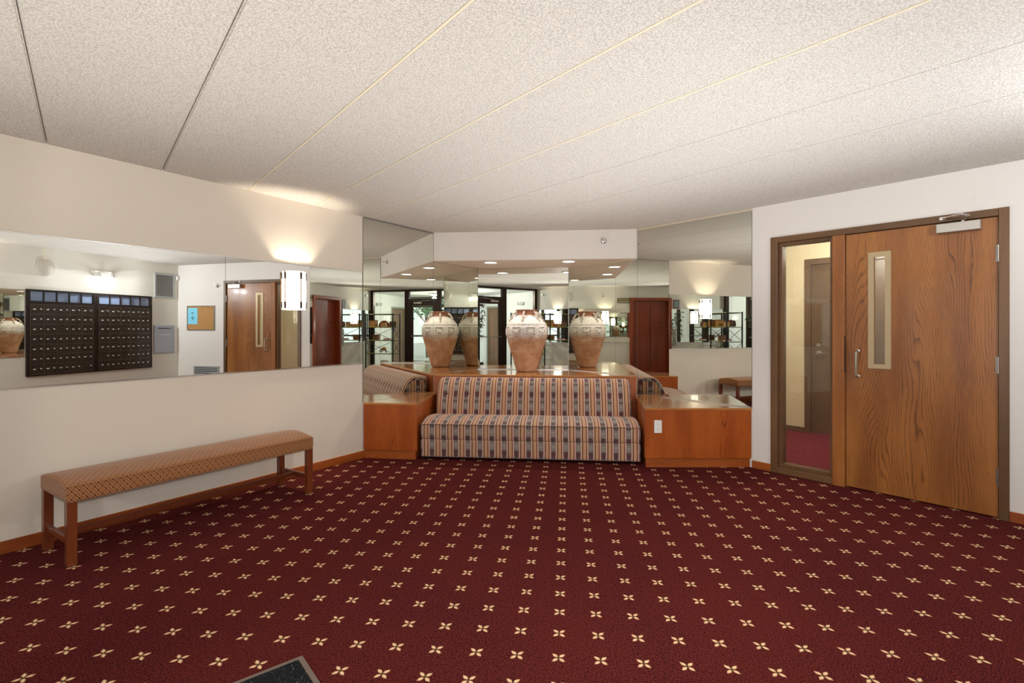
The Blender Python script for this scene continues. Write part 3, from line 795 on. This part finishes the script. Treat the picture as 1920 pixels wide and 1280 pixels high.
while z < vz1: box(wi, vx0, vx1, .0193, .0197, z - .0002, z + .0002); z += .0125
obj('wire_mesh', wi, plain_wire, vg)['kind'] = 'stuff'
sw = bm_new()
for zz in (1.06, 1.32, 1.58, 1.84):
    for x in (.945, 1.072): lathe(sw, [(.004, .004), (.003, .006), (.0005, .0065)], 10, axis='y', cx=x, cz=zz)
obj('frame_screws', sw, m_steel, leaf)
hd = bm_new(); hx = .862
tube(hd, [(hx, .004, .925), (hx, -.034, .925), (hx, -.046, .935), (hx, -.048, .955), (hx, -.048, 1.10), (hx, -.046, 1.12), (hx, -.034, 1.13), (hx, .004, 1.13)], .0085, 10)
for zz in (.925, 1.13): lathe(hd, [(.014, -.004), (.014, .002), (.010, .004)], 16, axis='y', cx=hx, cz=zz)
obj('pull_handle', hd, m_alum, leaf, smooth=True)
for zz in (.285, 1.06, 1.83):
    hg = bm_new()
    for q in range(5): lathe(hg, [(.008, zz - .057 + q * .0232), (.008, zz - .057 + q * .0232 + .0215)], 12, cx=1.7005, cy=-.008)
    box(hg, 1.688, 1.700, .0005, .0036, zz - .057, zz + .057)
    obj('hinge', hg, m_steel, leaf, smooth=True)
cb = obj('closer_body', B(1.372, 1.618, -.058, .004, 2.005, 2.072, b=.004), m_alum, leaf)
arm = bm_new()
tube(arm, [(1.52, -.03, 2.070), (1.52, -.03, 2.085)], .012, 12)
tube(arm, [(1.52, -.03, 2.084), (1.56, -.09, 2.100), (1.535, -.17, 2.106)], .008, 8)
tube(arm, [(1.535, -.17, 2.106), (1.44, -.07, 2.110), (1.405, -.02, 2.112)], .007, 8)
box(arm, 1.385, 1.425, -.03, -.016, 2.100, 2.125, b=.003)
obj('closer_arm', arm, m_chrome, cb, smooth=True)
pl = bm_new(); box(pl, .770, .7765, -.0195, -.012, .95, 1.25); obj('strike_plate', pl, m_bronze, d1)

# corridor beyond
co = R0 + nR * .13
struct('corridor_floor', B(-1.6, 2.9, .0, 2.4, -.055, -.003), m_corcarpet, w3(co), AR)
struct('corridor_ceiling', B(-1.6, 2.9, .0, 2.4, 2.44, 2.5), m_ceil, w3(co), AR)
cf = R0 + nR * 2.17
cw = bm_new(); box(cw, -1.7, -.365, 0, .1, 0, 2.45); box(cw, -.365, .62, 0, .1, 2.18, 2.45); box(cw, .62, 3.0, 0, .1, 0, 2.45)
struct('corridor_wall', cw, m_yellow, w3(cf), AR)
struct('corridor_baseboard', B(-1.7, -.365, -.012, 0, 0, .06), m_greydoor, w3(cf), AR)
struct('corridor_wall', B(-1.7, -1.6, -2.1, 0, 0, 2.45), m_yellow, w3(cf), AR)
struct('corridor_wall', B(2.9, 3.0, -2.1, 0, 0, 2.45), m_yellow, w3(cf), AR)
d5 = struct_e('door_5', w3(cf), AR)
f5 = bm_new(); box(f5, -.365, -.30, -.02, .1, 0, 2.18); box(f5, .555, .62, -.02, .1, 0, 2.18); box(f5, -.30, .555, -.02, .1, 2.11, 2.18); obj('frame', f5, m_greydoor, d5)
l5 = obj('leaf', B(-.298, .553, .03, .075, .01, 2.108), m_greydoor, d5)
lv = lathe(bm_new(), [(.032, -.03), (.032, -.022), (.02, -.018), (.02, 0)], 20, axis='y', cx=-.22, cz=1.0)
tube(lv, [(-.22, .005, 1.0), (-.22, -.015, 1.0), (-.20, -.02, 1.0), (-.11, -.02, .998)], .009, 8)
lathe(lv, [(.026, -.03), (.026, -.02), (.012, -.016)], 20, axis='y', cx=-.22, cz=1.10)
obj('lever_handle', lv, m_steel, l5, smooth=True)
p = co + aR * .3 + nR * 1.1
lamp('corridor_fill', 'POINT', (p.x, p.y, 2.2), 62, (1, .95, .86), .15)  # added lamp without a fixture, brightens the corridor

# ================================================================== FLOOR MAT
mc = V2(-.839, 2.064)
mat_o = thing('floor_mat', 'black flecked entrance mat with a grey rubber border on the carpet', 'mat', (mc.x, mc.y, 0), AK)
obj('rubber_border', B(0, 1.75, 0.0, 1.22, 0, .007, b=.002), m_rubber, mat_o)
obj('pile', B(.022, 1.728, .022, 1.198, .004, .0105, b=.002), m_mat, mat_o)

# ================================================================== BACK WALL (seen in the mirrors)
# mailbox banks
door_me = lock_me = plate_me = None
def mailbank(label, x0, x1, dx0):
    global door_me, lock_me, plate_me
    t = thing('mailbox_bank', label, 'mailbox', w3(C1), AK, 'mailbox banks on the back wall')
    fr = bm_new(); zt, zb_ = 1.853, .648; D = .03
    cols = [dx0 + .164 * k for k in range(6)]
    box(fr, x0, cols[0], -D, 0, zb_, zt); box(fr, cols[5], x1, -D, 0, zb_, zt)
    box(fr, cols[0], cols[5], -D, 0, 1.826, zt); box(fr, cols[0], cols[5], -D, 0, 1.645, 1.690); box(fr, cols[0], cols[5], -D, 0, zb_, .672)
    for k in range(1, 5): box(fr, cols[k] - .008, cols[k] + .008, -D, 0, 1.690, 1.826)
    obj('cabinet_frame', fr, m_mailbody, t)
    obj('cabinet_back', B(cols[0], cols[5], -.012, -.001, .672, 1.645), m_black, t)
    for k in range(5):
        wn = obj('directory_window', B(cols[k] + .009, cols[k + 1] - .009, -.018, -.012, 1.691, 1.825), plain_cache('directory_card_glare', srgb(120, 134, 160), .1), t)  # card tone raised bluish to imitate light reflected in the windows
    lip = bm_new()
    for r in range(8): box(lip, cols[0], cols[5], -D - .003, -D + .004, .672 + r * .139 - .0025, .672 + r * .139 + .0025)
    for k in range(6): box(lip, cols[k] - .002, cols[k] + .002, -D - .001, -D + .004, .672, 1.645)
    obj('edge_strips', lip, m_maillip, t)
    for r in range(7):
        for k in range(5):
            if door_me is None:
                d = obj('mailbox_door', B(.003, .161, -D + .001, -.013, .003, .136, b=.002), m_maildoor, t); door_me = d.data
                l = obj('lock', lathe(bm_new(), [(.014, .028), (.014, .033), (.013, .038), (.012, .047), (.004, .050)], 14, axis='y', cx=.045, cz=.072), m_chrome, d); lock_me = l.data
                n = obj('number_plate', B(.100, .130, -D - .002, -D + .0012, .064, .078), m_cream, d); plate_me = n.data
            else:
                d = obj('mailbox_door', door_me, None, t); obj('lock', lock_me, None, d)
                if random.random() > .06: obj('number_plate', plate_me, None, d)
            d.location = (cols[k], 0, .672 + r * .139)
    return t
_pc = {}
def plain_cache(n, c, r):
    if n not in _pc: _pc[n] = plain(n, c, r)
    return _pc[n]
mailbank('bronze apartment mailbox bank nearer the grey drop box, seen in the left mirror', .518, 1.424, .562)
mailbank('bronze apartment mailbox bank farther from the grey drop box, seen in the left mirror', 1.426, 2.330, 1.470)
# light over the mailboxes
ml = thing('mailbox_light', 'white two-lamp wall light glaring above the mailboxes, seen in the left mirror', 'lamp', (C1 + aK * 1.32).to_3d() + Vector((0, 0, 2.14)), AK)
obj('base_bar', B(-.16, .16, -.03, 0, .02, .06, b=.004), m_white, ml)
for x in (-.10, .10):
    obj('lamp_head', lathe(bm_new(), [(.022, .03), (.045, -.01), (.05, -.045)], 20, cx=x, cy=-.055, cz=.01, cap=False), m_white, ml, smooth=True)
    obj('lamp_bulb', ball(bm_new(), (x, -.055, -.02), .036, (1, 1, .9)), m_maillamp, ml, smooth='all')
    q = C1 + aK * (1.32 + x) + V2(.6363, -.7714) * -.10
    lamp('mail_bulb', 'POINT', (q.x, q.y, 2.06), 22, (.93, .97, 1.0), .03)
# louvred vent, upper
def vent(label, org, t_, a, s0, s1, z0, z1, nsl, horiz=True, dark=True, cat='vent'):
    p = org + t_ * ((s0 + s1) / 2); t = thing('air_vent', label, cat, (p.x, p.y, z0), a); W = (s1 - s0) / 2; Hh = z1 - z0
    obj('backing', B(-W + .02, W - .02, -.004, -.001, .02, Hh - .02), m_grilled, t)
    f = bm_new(); box(f, -W, -W + .03, -.016, 0, 0, Hh, b=.002); box(f, W - .03, W, -.016, 0, 0, Hh, b=.002); box(f, -W + .03, W - .03, -.016, 0, 0, .03, b=.002); box(f, -W + .03, W - .03, -.016, 0, Hh - .03, Hh, b=.002)
    obj('frame', f, m_grille, t)
    sm = None
    for k in range(nsl):
        z = .035 + (Hh - .07) * (k + .5) / nsl
        if sm is None:
            b_ = B(-W + .03, W - .03, -.012, -.0045, -.003, .003); 
            for v in b_.verts: v.co.z += (v.co.y + .008) * 1.2
            o = obj('slat', b_, m_grille if not dark else m_steel, t); sm = o.data
        else: o = obj('slat', sm, None, t)
        o.location = (0, 0, z)
    return t
vent('louvred return air grille high on the wall above the grey drop box, seen in reflection', C1, aK, AK, .075, .46, 1.843, 2.268, 20)
vent('low louvred floor-level wall grille below the corkboard, seen in the left mirror', R0, aR, AR, 1.86, 2.42, .30, .645, 9, dark=False)
# grey drop box
db = thing('drop_box', 'grey metal drop box with a slot beside the mailboxes, seen in the left mirror', 'box', w3(C1 + aK * .277 - V2(.6363, -.7714) * .001, .878), AK)
obj('body', B(-.192, .192, -.02, 0, 0, .49, b=.003), m_greybox, db)
dd = obj('front_door', B(-.165, .185, -.026, -.019, .012, .478, b=.002), m_greybox, db)
obj('slot', B(-.115, .125, -.0275, -.0255, .425, .438), m_black, dd)
obj('lock', lathe(bm_new(), [(.011, .026), (.011, .031), (.004, .032)], 14, axis='y', cx=-.115, cz=.235), m_steel, dd)
lt = bm_new()
for k, (a_, b_) in enumerate(((-.085, -.06), (-.055, -.045), (-.04, -.01), (.0, .025), (.03, .045), (.05, .085))): box(lt, a_, b_, -.0268, -.0258, .318, .328)
obj('door_lettering', lt, m_white, dd)
# corkboard with a blue notice
cbx = thing('corkboard', 'small framed corkboard on the white wall past the oak door, seen in reflection', 'board', w3(R0 + aR * 2.26, 1.285), AR)
obj('cork_panel', B(-.295, .295, -.010, 0, 0, .42), m_cork, cbx)
f = bm_new(); box(f, -.305, -.292, -.018, 0, -.008, .428); box(f, .292, .305, -.018, 0, -.008, .428); obj('frame', f, m_steel, cbx)
f = bm_new(); box(f, -.292, .292, -.018, 0, -.008, .004); box(f, -.292, .292, -.018, 0, .416, .428); obj('frame', f, m_steel, cbx)
pn = bm_new()
for x in (-.26, -.17, -.05): lathe(pn, [(.007, .010), (.007, .018), (.002, .02)], 10, axis='y', cx=x, cz=.395)
obj('push_pins', pn, m_redsign, cbx)
nt = thing('notice', 'pale blue paper notice pinned to the corkboard, seen in reflection', 'paper', w3(R0 + aR * 2.44 - nR * .0112, 1.385), AR)
obj('sheet', B(-.108, .108, -.0016, 0, 0, .29), m_blue, nt)
ink = bm_new(); box(ink, -.03, .03, -.0024, -.0014, .20, .208); box(ink, -.022, .022, -.0024, -.0014, .186, .193)
lathe(ink, [(.026, .0014), (.026, .0024), (.016, .0024), (.016, .0014)], 20, axis='y', cx=0, cz=.115, cap=False); box(ink, -.012, .004, -.0024, -.0014, .085, .105)
obj('printed_mark', ink, m_black, nt)
# round alarm on a stem, smoke detector, sensor
p = C1 + aK * 2.10 - V2(.6363, -.7714) * .0
al = thing('alarm_disc', 'round white alarm disc hanging from the ceiling by a conduit above the mailboxes', 'alarm', w3(p, 2.165), AK)
obj('disc', lathe(bm_new(), [(.112, 0), (.116, .012), (.112, .036), (.085, .046), (.02, .05), (.001, .05)], 36, axis='y'), m_disc, al, smooth=True)
obj('conduit', tube(bm_new(), [(0, -.016, .11), (0, -.016, H - 2.166)], .011, 10), m_offw, al, smooth=True)
p = V2(2.70, 1.42)
sd = thing('smoke_detector', 'white round smoke detector on the ceiling near the mailboxes, seen in reflection', 'detector', w3(p, H), 0)
obj('base', lathe(bm_new(), [(.085, -.001), (.085, -.018), (.07, -.03), (.06, -.046), (.02, -.05), (.001, -.05)], 32), m_offw, sd, smooth=True)
vv = bm_new()
for k in range(8): a = 2 * PI * k / 8; box(vv, .064 * math.cos(a) - .006, .064 * math.cos(a) + .006, .064 * math.sin(a) - .006, .064 * math.sin(a) + .006, -.043, -.034)
obj('sensing_vents', vv, m_black, sd)
p = C1 + aK * .03
ms = thing('corner_sensor', 'tiny white sensor in the corner right above the grille, seen in reflection', 'sensor', w3(p, 2.17), AK)
obj('case', B(-.022, .022, -.04, 0, 0, .075, b=.008, seg=2), m_white, ms)
obj('lens', ball(bm_new(), (0, -.038, .028), .013, (1, .6, 1)), m_offw, ms, smooth='all')

# elevator
el = struct_e('door_2', w3(C1), AK)
f = bm_new(); box(f, 3.77, 3.85, -.03, .14, 0, 2.15, b=.003); box(f, 4.87, 4.95, -.03, .14, 0, 2.15, b=.003); box(f, 3.85, 4.87, -.03, .14, 2.065, 2.15, b=.003)
obj('frame', f, m_elevframe, el)
obj('door_panel', B(3.84, 4.372, .075, .10, .01, 2.075), m_elev, el)
obj('door_seam', B(4.372, 4.388, .0765, .1025, .012, 2.07), m_black, el)
dp = obj('door_panel', B(4.38, 4.88, .103, .128, .01, 2.075), m_elev, el)
obj('emergency_key_hole', lathe(bm_new(), [(.022, -.1035), (.022, -.097), (.012, -.0955)], 18, axis='y', cx=4.66, cz=1.46), m_black, dp)
obj('threshold', B(3.85, 4.87, -.01, .14, 0, .012), m_alum, el)
cp = thing('elevator_call_panel', 'steel elevator call panel beside the elevator frame, seen in the mirrors', 'panel', w3(C1 + aK * 5.03 - V2(.6363, -.7714) * .0075, .83), AK)
obj('plate', B(-.055, .055, -.012, 0, 0, .46, b=.002), m_elevplate, cp)
for z in (.13, .20): obj('button', lathe(bm_new(), [(.014, .012), (.014, .017), (.004, .018)], 16, axis='y', cz=z), m_black, cp)
obj('key_switch', lathe(bm_new(), [(.011, .012), (.011, .016), (.004, .017)], 16, axis='y', cz=.32), m_bronze, cp)
fa = thing('framed_certificate', 'small framed certificate in a dark red frame right of the elevator, seen in reflection', 'frame', w3(C1 + aK * 5.09, 1.86), AK)
obj('frame', B(-.085, .085, -.018, 0, 0, .24, b=.003), plain('dark_red_frame', srgb(112, 40, 30), .4), fa)
obj('paper', B(-.065, .065, -.0195, -.017, .02, .22), plain('grey_teal_paper', srgb(140, 160, 158), .6), fa)
pq = thing('wall_plaque', 'long ornate pale plaque with scrollwork left of the elevator, seen in reflection', 'plaque', w3(C1 + aK * 3.60, 2.005), AK)
obj('board', B(-.17, .16, -.012, 0, 0, .13, b=.002), m_plaque, pq)
f = bm_new(); box(f, -.17, .16, -.018, 0, 0, .012); box(f, -.17, .16, -.018, 0, .118, .13); box(f, -.17, -.158, -.018, 0, .012, .118); box(f, .148, .16, -.018, 0, .012, .118); obj('border', f, m_bronze, pq)
scr = bm_new()
for k in range(5):
    cx = -.12 + k * .058
    tube(scr, [(cx + .024 * math.cos(q * .6) * (1 - q / 16), -.015, .065 + .036 * math.sin(q * .6) * (1 - q / 16)) for q in range(14)], .004, 6)
obj('scrollwork', scr, m_bronze, pq)

# ================================================================== ENTRANCE PARTITION
win = struct_e('window_1', w3(C2), AP)
PLn = 4.287
def bar(nm, *a): return obj(nm, B(*a, b=.003), m_bronze, win)
bar('jamb', 0.0, .09, -.03, .07, 0, 2.40); bar('post', 1.13, 1.27, -.03, .07, 0, 2.40); bar('post', 2.16, 2.28, -.03, .07, 0, 2.40); bar('post', 3.2, 3.27, -.03, .07, 0, 2.40); bar('jamb', PLn - .08, PLn, -.03, .07, 0, 2.40)
bar('head_rail', 0, PLn, -.03, .07, 2.395, H); bar('sill_rail', .09, 1.13, -.02, .06, 0, .10); bar('sill_rail', 2.28, PLn - .08, -.02, .06, 0, .10)
bar('transom_rail', 1.27, 2.16, -.03, .07, 2.12, 2.17)
for (a_, b_, c_, d_) in ((.09, 1.13, .10, 2.395), (1.27, 2.16, 2.17, 2.395), (2.28, 3.2, .10, 2.395), (3.27, PLn - .08, .10, 2.395)):
    obj('pane', B(a_, b_, .018, .024, c_, d_), m_glass, win)
d4 = struct_e('door_4', w3(C2), AP)
s_ = bm_new(); box(s_, 1.275, 1.40, -.022, .022, .01, 2.115, b=.003); box(s_, 2.03, 2.155, -.022, .022, .01, 2.115, b=.003); box(s_, 1.40, 2.03, -.022, .022, 1.975, 2.115, b=.003); box(s_, 1.40, 2.03, -.022, .022, .01, .22, b=.003)
obj('stiles_and_rails', s_, m_bronze, d4)
obj('pane', B(1.395, 2.035, -.003, .003, .215, 1.98), m_glass, d4)
pb = bm_new(); tube(pb, [(1.34, -.02, 1.08), (1.34, -.06, 1.08), (2.09, -.06, 1.08), (2.09, -.02, 1.08)], .012, 8)
obj('push_bar', pb, m_steel, d4, smooth=True)
cl = bm_new(); box(cl, 1.44, 1.70, -.075, -.022, 2.02, 2.075, b=.004); tube(cl, [(1.56, -.05, 2.075), (1.75, -.12, 2.10), (1.95, -.04, 2.125)], .008, 8)
obj('closer', cl, m_alum, d4, smooth=True)
# vestibule
vo = C2
def VP(s, b): return C2 + tP * s + aK * b
struct('vestibule_floor', B(-.75, PLn + .1, .07, 3.6, -.06, -.002), m_floorvest, w3(C2), AP)
struct('vestibule_ceiling', B(-.75, PLn + .1, .07, 3.6, H, H + .08), m_vest, w3(C2), AP)
vk = C1 + V2(.6363, -.7714) * .57
vw = bm_new(); box(vw, 6.5, 8.74, 0, .12, 0, H); box(vw, 8.74, 9.74, 0, .12, 2.06, H); box(vw, 9.74, 10.2, 0, .12, 0, H)
struct('vestibule_wall', vw, m_vest, w3(vk), AK)
struct('vestibule_wall', B(-.62, 0.0, .0, .12, 0, H), m_vest, w3(C2), AP)
struct('vestibule_wall', B(PLn + .0, PLn + .1, .07, 3.6, 0, H), m_vest, w3(C2), AP)
d3 = struct_e('door_3', w3(vk), AK)
f = bm_new(); box(f, 8.74, 8.80, -.02, .12, 0, 2.06); box(f, 9.68, 9.74, -.02, .12, 0, 2.06); box(f, 8.80, 9.68, -.02, .12, 2.0, 2.06); obj('frame', f, plain('grey_green_frame', srgb(140, 146, 132), .5), d3)
l3 = obj('leaf', B(8.802, 9.678, .02, .06, .01, 1.998), m_browndoor, d3)
obj('door_notice', B(8.92, 9.06, .012, .0195, 1.22, 1.52), plain('dark_notice', srgb(44, 46, 52), .5), l3)
em = thing('emergency_light', 'twin-head emergency light on the vestibule wall beyond the glass, seen in reflection', 'lamp', w3(vk + aK * 7.87, 2.05), AK)
obj('case', B(-.05, .05, -.05, 0, 0, .10, b=.006), m_offw, em)
for x in (-.085, .085):
    obj('lamp_head', lathe(bm_new(), [(.02, .02), (.05, .05), (.052, .075), (.04, .082), (.002, .08)], 20, axis='y', cx=x, cz=.05), m_chrome, em, smooth=True)
vl = C2 + tP * 1.3 + aK * 1.7
vt = thing('ceiling_light', 'round flush ceiling light glowing in the vestibule beyond the entrance glass', 'lamp', w3(vl, H), 0)
obj('rim', lathe(bm_new(), [(.17, -.001), (.175, -.03), (.155, -.035)], 32, cap=False), m_white, vt, smooth=True)
obj('diffuser', lathe(bm_new(), [(.158, -.03), (.14, -.055), (.08, -.072), (.001, -.076)], 32), m_lens, vt, smooth='all')
lamp('vestibule_bulb', 'POINT', (vl.x, vl.y, H - .18), 135, (1, .99, .97), .08)
# exterior glazing of the vestibule
w2 = struct_e('window_2', w3(C2 + aK * 3.5), AP)
g = bm_new()
for a_, b_ in ((-.72, -.62), (.55, .62), (1.35, 1.45), (2.42, 2.52), (3.4, 3.47), (PLn - .05, PLn + .02)): obj('post', B(a_, b_, -.04, .06, 0, 2.40, b=.003), m_bronze, w2)
obj('head_rail', B(-.72, PLn + .02, -.04, .06, 2.40, H, b=.003), m_bronze, w2); obj('transom_rail', B(-.62, PLn - .05, -.04, .06, 2.08, 2.16, b=.003), m_bronze, w2)
obj('push_rail', B(-.62, PLn - .05, -.05, .0, 1.0, 1.06, b=.003), m_bronze, w2); obj('sill_rail', B(-.62, PLn - .05, -.04, .06, 0, .12, b=.003), m_bronze, w2)
for a_, b_ in ((-.62, .55), (.62, 1.35), (1.45, 2.42), (2.52, 3.4), (3.47, PLn - .05)): obj('pane', B(a_, b_, .008, .014, .12, 2.40), m_glass, w2)
# outdoors
struct('ground', B(-14, 14, 0, 30, -.12, -.02), m_ground, w3(C2 + aK * 3.62 + tP * 1.5), AP)
def tree(label, base, hgt, nb, nl, spread, seed):
    rnd = random.Random(seed)
    t = thing('tree', label, 'tree', base)
    bm = bm_new(); tips = []
    tube(bm, [(0, 0, 0), (.05, .02, hgt * .3), (.0, .05, hgt * .55)], [.06, .05, .04], 10)
    for k in range(nb):
        a = 2 * PI * k / nb + rnd.random(); L = spread * (.6 + .5 * rnd.random()); z0 = hgt * (.2 + .35 * rnd.random())
        pts = [(.02, .03, z0), (L * .4 * math.cos(a), L * .4 * math.sin(a), z0 + hgt * .18), (L * math.cos(a), L * math.sin(a), z0 + hgt * (.3 + .25 * rnd.random()))]
        tube(bm, pts, [.028, .018, .008], 7); tips.append(pts)
    obj('trunk', bm, m_bark, t, smooth=True)
    bm = bm_new()
    for k in range(nl):
        q = rnd.choice(tips); f = rnd.random(); a_, b_ = (Vector(q[1]), Vector(q[2])); c = a_.lerp(b_, .35 + f * .8) + Vector((rnd.gauss(0, .3), rnd.gauss(0, .3), rnd.gauss(0, .25)))
        M = Matrix.Translation(c) @ Matrix.Rotation(rnd.random() * 6.3, 4, 'Z') @ Matrix.Rotation(rnd.random() * 2, 4, 'X')
        vs = [bm.verts.new(M @ Vector(p)) for p in ((-.09, 0, 0), (0, -.045, .012), (.10, 0, 0), (0, .045, .012))]; bm.faces.new(vs)
    fo = obj('foliage', bm, m_tleaf, t); fo['kind'] = 'stuff'
    return t
tp = C2 + aK * 7.6 - tP * 1.75
tree('leafy green tree with bare lower branches outside the entrance glass, seen in reflection', w3(tp, -.02), 4.4, 18, 8000, 1.8, 3)
tp = C2 + aK * 14 - tP * 10.5
tree('second green tree farther out beyond the entrance, seen in reflection', w3(tp, -.02), 5.5, 12, 2600, 2.6, 5)

# ================================================================== ETAGERE WITH DECOR, PLANT
EX0, EX1, EY0, EY1 = .11, .99, -.47, -.05                 # partition frame
et = thing('etagere', 'black metal etagere with glass shelves beside the entrance, seen in the mirrors', 'shelf', w3(C2), AP)
posts = ((EX0, EY0), (EX1, EY0), (EX0, EY1), (EX1, EY1)); zl = (.20, .58, .965, 1.345, 1.725)
for x, y in posts: obj('post', B(x - .014, x + .014, y - .014, y + .014, 0, 1.74, b=.002), m_blackmetal, et)
for z in zl:
    r = bm_new(); box(r, EX0, EX1, EY0 - .008, EY0 + .008, z - .022, z - .006); box(r, EX0, EX1, EY1 - .008, EY1 + .008, z - .022, z - .006); box(r, EX0 - .008, EX0 + .008, EY0, EY1, z - .022, z - .006); box(r, EX1 - .008, EX1 + .008, EY0, EY1, z - .022, z - .006)
    obj('shelf_rail', r, m_blackmetal, et)
    sh = obj('glass_shelf', B(EX0 + .016, EX1 - .016, EY0 + .01, EY1 - .01, z - .005, z + .004), m_shelfglass, et)
    e_ = bm_new(); box(e_, EX0 + .016, EX1 - .016, EY0 - .002, EY0 + .0095, z - .006, z + .005); obj('shelf_edge', e_, m_shelfedge, sh)
for z0, z1 in ((zl[2], zl[3]), (zl[1], zl[2])):
    for (p0, p1) in (((EX0, EY0), (EX1, EY0)), ((EX1, EY0), (EX1, EY1)), ((EX0, EY0), (EX0, EY1))):
        br2 = bm_new(); tube(br2, [(*p0, z0), (*p1, z1 - .03)], .006, 6); tube(br2, [(*p0, z1 - .03), (*p1, z0)], .006, 6); obj('cross_brace', br2, m_blackmetal, et)
def onshelf(name, label, cat, s, y, z, parts):
    p = C2 + tP * s + aK * y
    t = thing(name, label, cat, w3(p, z + .0045), AP)
    for nm, bm, mm in parts: obj(nm, bm, mm, t, smooth=True)
    return t
z2, z3, z4 = zl[3], zl[2], zl[1]
onshelf('keepsake_box', 'tan keepsake box on the upper glass shelf of the etagere, seen in reflection', 'box', .60, -.28, z2, [('body', B(-.07, .07, -.05, .05, 0, .12, b=.004), m_tanbox), ('lid', B(-.073, .073, -.053, .053, .12, .15, b=.004), m_darkwoodbox)])
jp = [(.02, 0), (.045, .004), (.055, .05), (.05, .10), (.04, .125), (.045, .135)]
for k, (s, lb) in enumerate(((.80, 'brown lidded jar nearer the middle of the upper glass shelf, seen in reflection'), (.92, 'brown lidded jar at the entrance-side end of the upper glass shelf, seen in reflection'))):
    onshelf('lidded_jar', lb, 'jar', s, -.24, z2, [('body', lathe(bm_new(), jp, 22), m_jar), ('lid', lathe(bm_new(), [(.046, .135), (.046, .15), (.012, .158), (.012, .172), (.002, .176)], 22), m_darkwoodbox)])
onshelf('storage_box', 'large golden brown box on the upper glass shelf near the corner, seen in reflection', 'box', .25, -.28, z2, [('body', B(-.10, .10, -.08, .08, 0, .17, b=.004), plain('golden_box', srgb(176, 128, 66), .6)), ('lid', B(-.104, .104, -.084, .084, .17, .20, b=.004), m_darkwoodbox)])
onshelf('storage_box', 'dark brown box on the middle glass shelf of the etagere, seen in reflection', 'box', .33, -.26, z3, [('body', B(-.09, .09, -.07, .07, 0, .13, b=.004), m_darkwoodbox), ('lid', B(-.094, .094, -.074, .074, .13, .155, b=.004), m_darkwoodbox)])
onshelf('red_sign', 'red half-round sign with pale lettering standing on the etagere, seen in reflection', 'sign', .50, -.10, z2 , [('board', None, None)][:0])
rs = bpy.data.objects['red_sign']
hb = bm_new(); lathe(hb, [(.19, -.006), (.19, .006)], 28, arc=PI, a0=0, axis='y', cap=False)
n_ = 28; fr_ = [hb.verts.new((.19 * math.cos(PI * k / n_), -.006, .19 * math.sin(PI * k / n_))) for k in range(n_ + 1)]; hb.faces.new(fr_)
bk_ = [hb.verts.new((.19 * math.cos(PI * k / n_), .006, .19 * math.sin(PI * k / n_))) for k in range(n_ + 1)]; hb.faces.new(bk_[::-1])
obj('board', hb, m_redsign, rs)
lw = bm_new()
for k in range(6): box(lw, -.10 + k * .034, -.078 + k * .034, -.0075, -.0058, .07 + .006 * math.sin(k), .10 + .006 * math.sin(k * 2))
box(lw, -.12, .12, -.0075, -.0058, .03, .042)
obj('sign_lettering', lw, m_cream, rs)
# black figurine with golden body on the third shelf
fg = bm_new(); ball(fg, (0, 0, .12), .07, (1.1, .7, .8)); obj_parts = [('body', fg, m_tanbox)]
lg = bm_new()
for x in (-.06, .06): tube(lg, [(x * .6, 0, .10), (x, -.01, .05), (x * 1.5, -.02, 0.024)], [.016, .012, .02], 8)
tube(lg, [(-.06, 0, .13), (-.12, 0, .08), (-.15, 0, .03)], [.02, .02, .012], 8)
obj_parts.append(('legs', lg, m_black))
onshelf('figurine', 'black and gold animal figurine on the lower glass shelf, seen in reflection', 'figurine', .60, -.28, z4, obj_parts)
onshelf('book_stack', 'red and white papers stacked on the middle glass shelf, seen in reflection', 'papers', .72, -.30, z3, [('papers', B(-.10, .10, -.08, .08, 0, .02, b=.002), m_cream), ('red_cover', B(-.09, .09, -.075, .075, .02, .045, b=.002), m_redsign)])
onshelf('radio_clock', 'pale table clock low on the bottom glass shelf, seen in reflection', 'clock', .62, -.28, zl[0], [('case', B(-.11, .11, -.05, .05, .004, .17, b=.006), m_offw), ('face', B(-.08, .02, -.054, -.049, .05, .14), m_black), ('feet', B(-.09, .09, -.04, .04, .0005, 0.006), m_black)])
# tall potted plant by the entrance
pp_ = VP(2.52, -.40)
pl_ = thing('potted_plant', 'tall leafy plant in a beige vase by the entrance glass, seen in reflection', 'plant', w3(pp_, 0))
obj('vase', lathe(bm_new(), [(.10, 0), (.15, .05), (.19, .25), (.17, .45), (.12, .58), (.13, .62), (.11, .62), (.10, .5)], 30, cap=True), m_vase, pl_, smooth=True)
rnd = random.Random(11); stm = bm_new(); tips = []
for k in range(9):
    a = 2 * PI * k / 9; R_ = .18 + .18 * rnd.random(); h_ = 1.25 + .75 * rnd.random()
    pts = [(.03 * math.cos(a), .03 * math.sin(a), .55), (.10 * math.cos(a), .10 * math.sin(a), .55 + (h_ - .55) * .5), (R_ * math.cos(a), R_ * math.sin(a), h_)]
    tube(stm, pts, [.010, .008, .004], 6); tips.append(pts)
obj('stems', stm, m_bark, pl_, smooth=True)
lf = bm_new(); vs = [lf.verts.new(p) for p in ((0, 0, 0), (.03, -.022, .008), (.085, -.018, .0), (.13, 0, -.02), (.085, .018, .0), (.03, .022, .008))]; mid = lf.verts.new((.06, 0, -.006))
for k in range(6): lf.faces.new((vs[k], vs[(k + 1) % 6], mid))
lme = None
for k in range(150):
    q = rnd.choice(tips); f = rnd.random() ** .7; c = Vector(q[1]).lerp(Vector(q[2]), f)
    if lme is None: o = obj('leaf', lf, m_leaf, pl_); lme = o.data
    else: o = obj('leaf', lme, None, pl_)
    o.location = c; o.rotation_euler = (rnd.uniform(-.5, .5), rnd.uniform(-.4, .9), rnd.random() * 6.28); s = rnd.uniform(.8, 1.3); o.scale = (s, s, s)
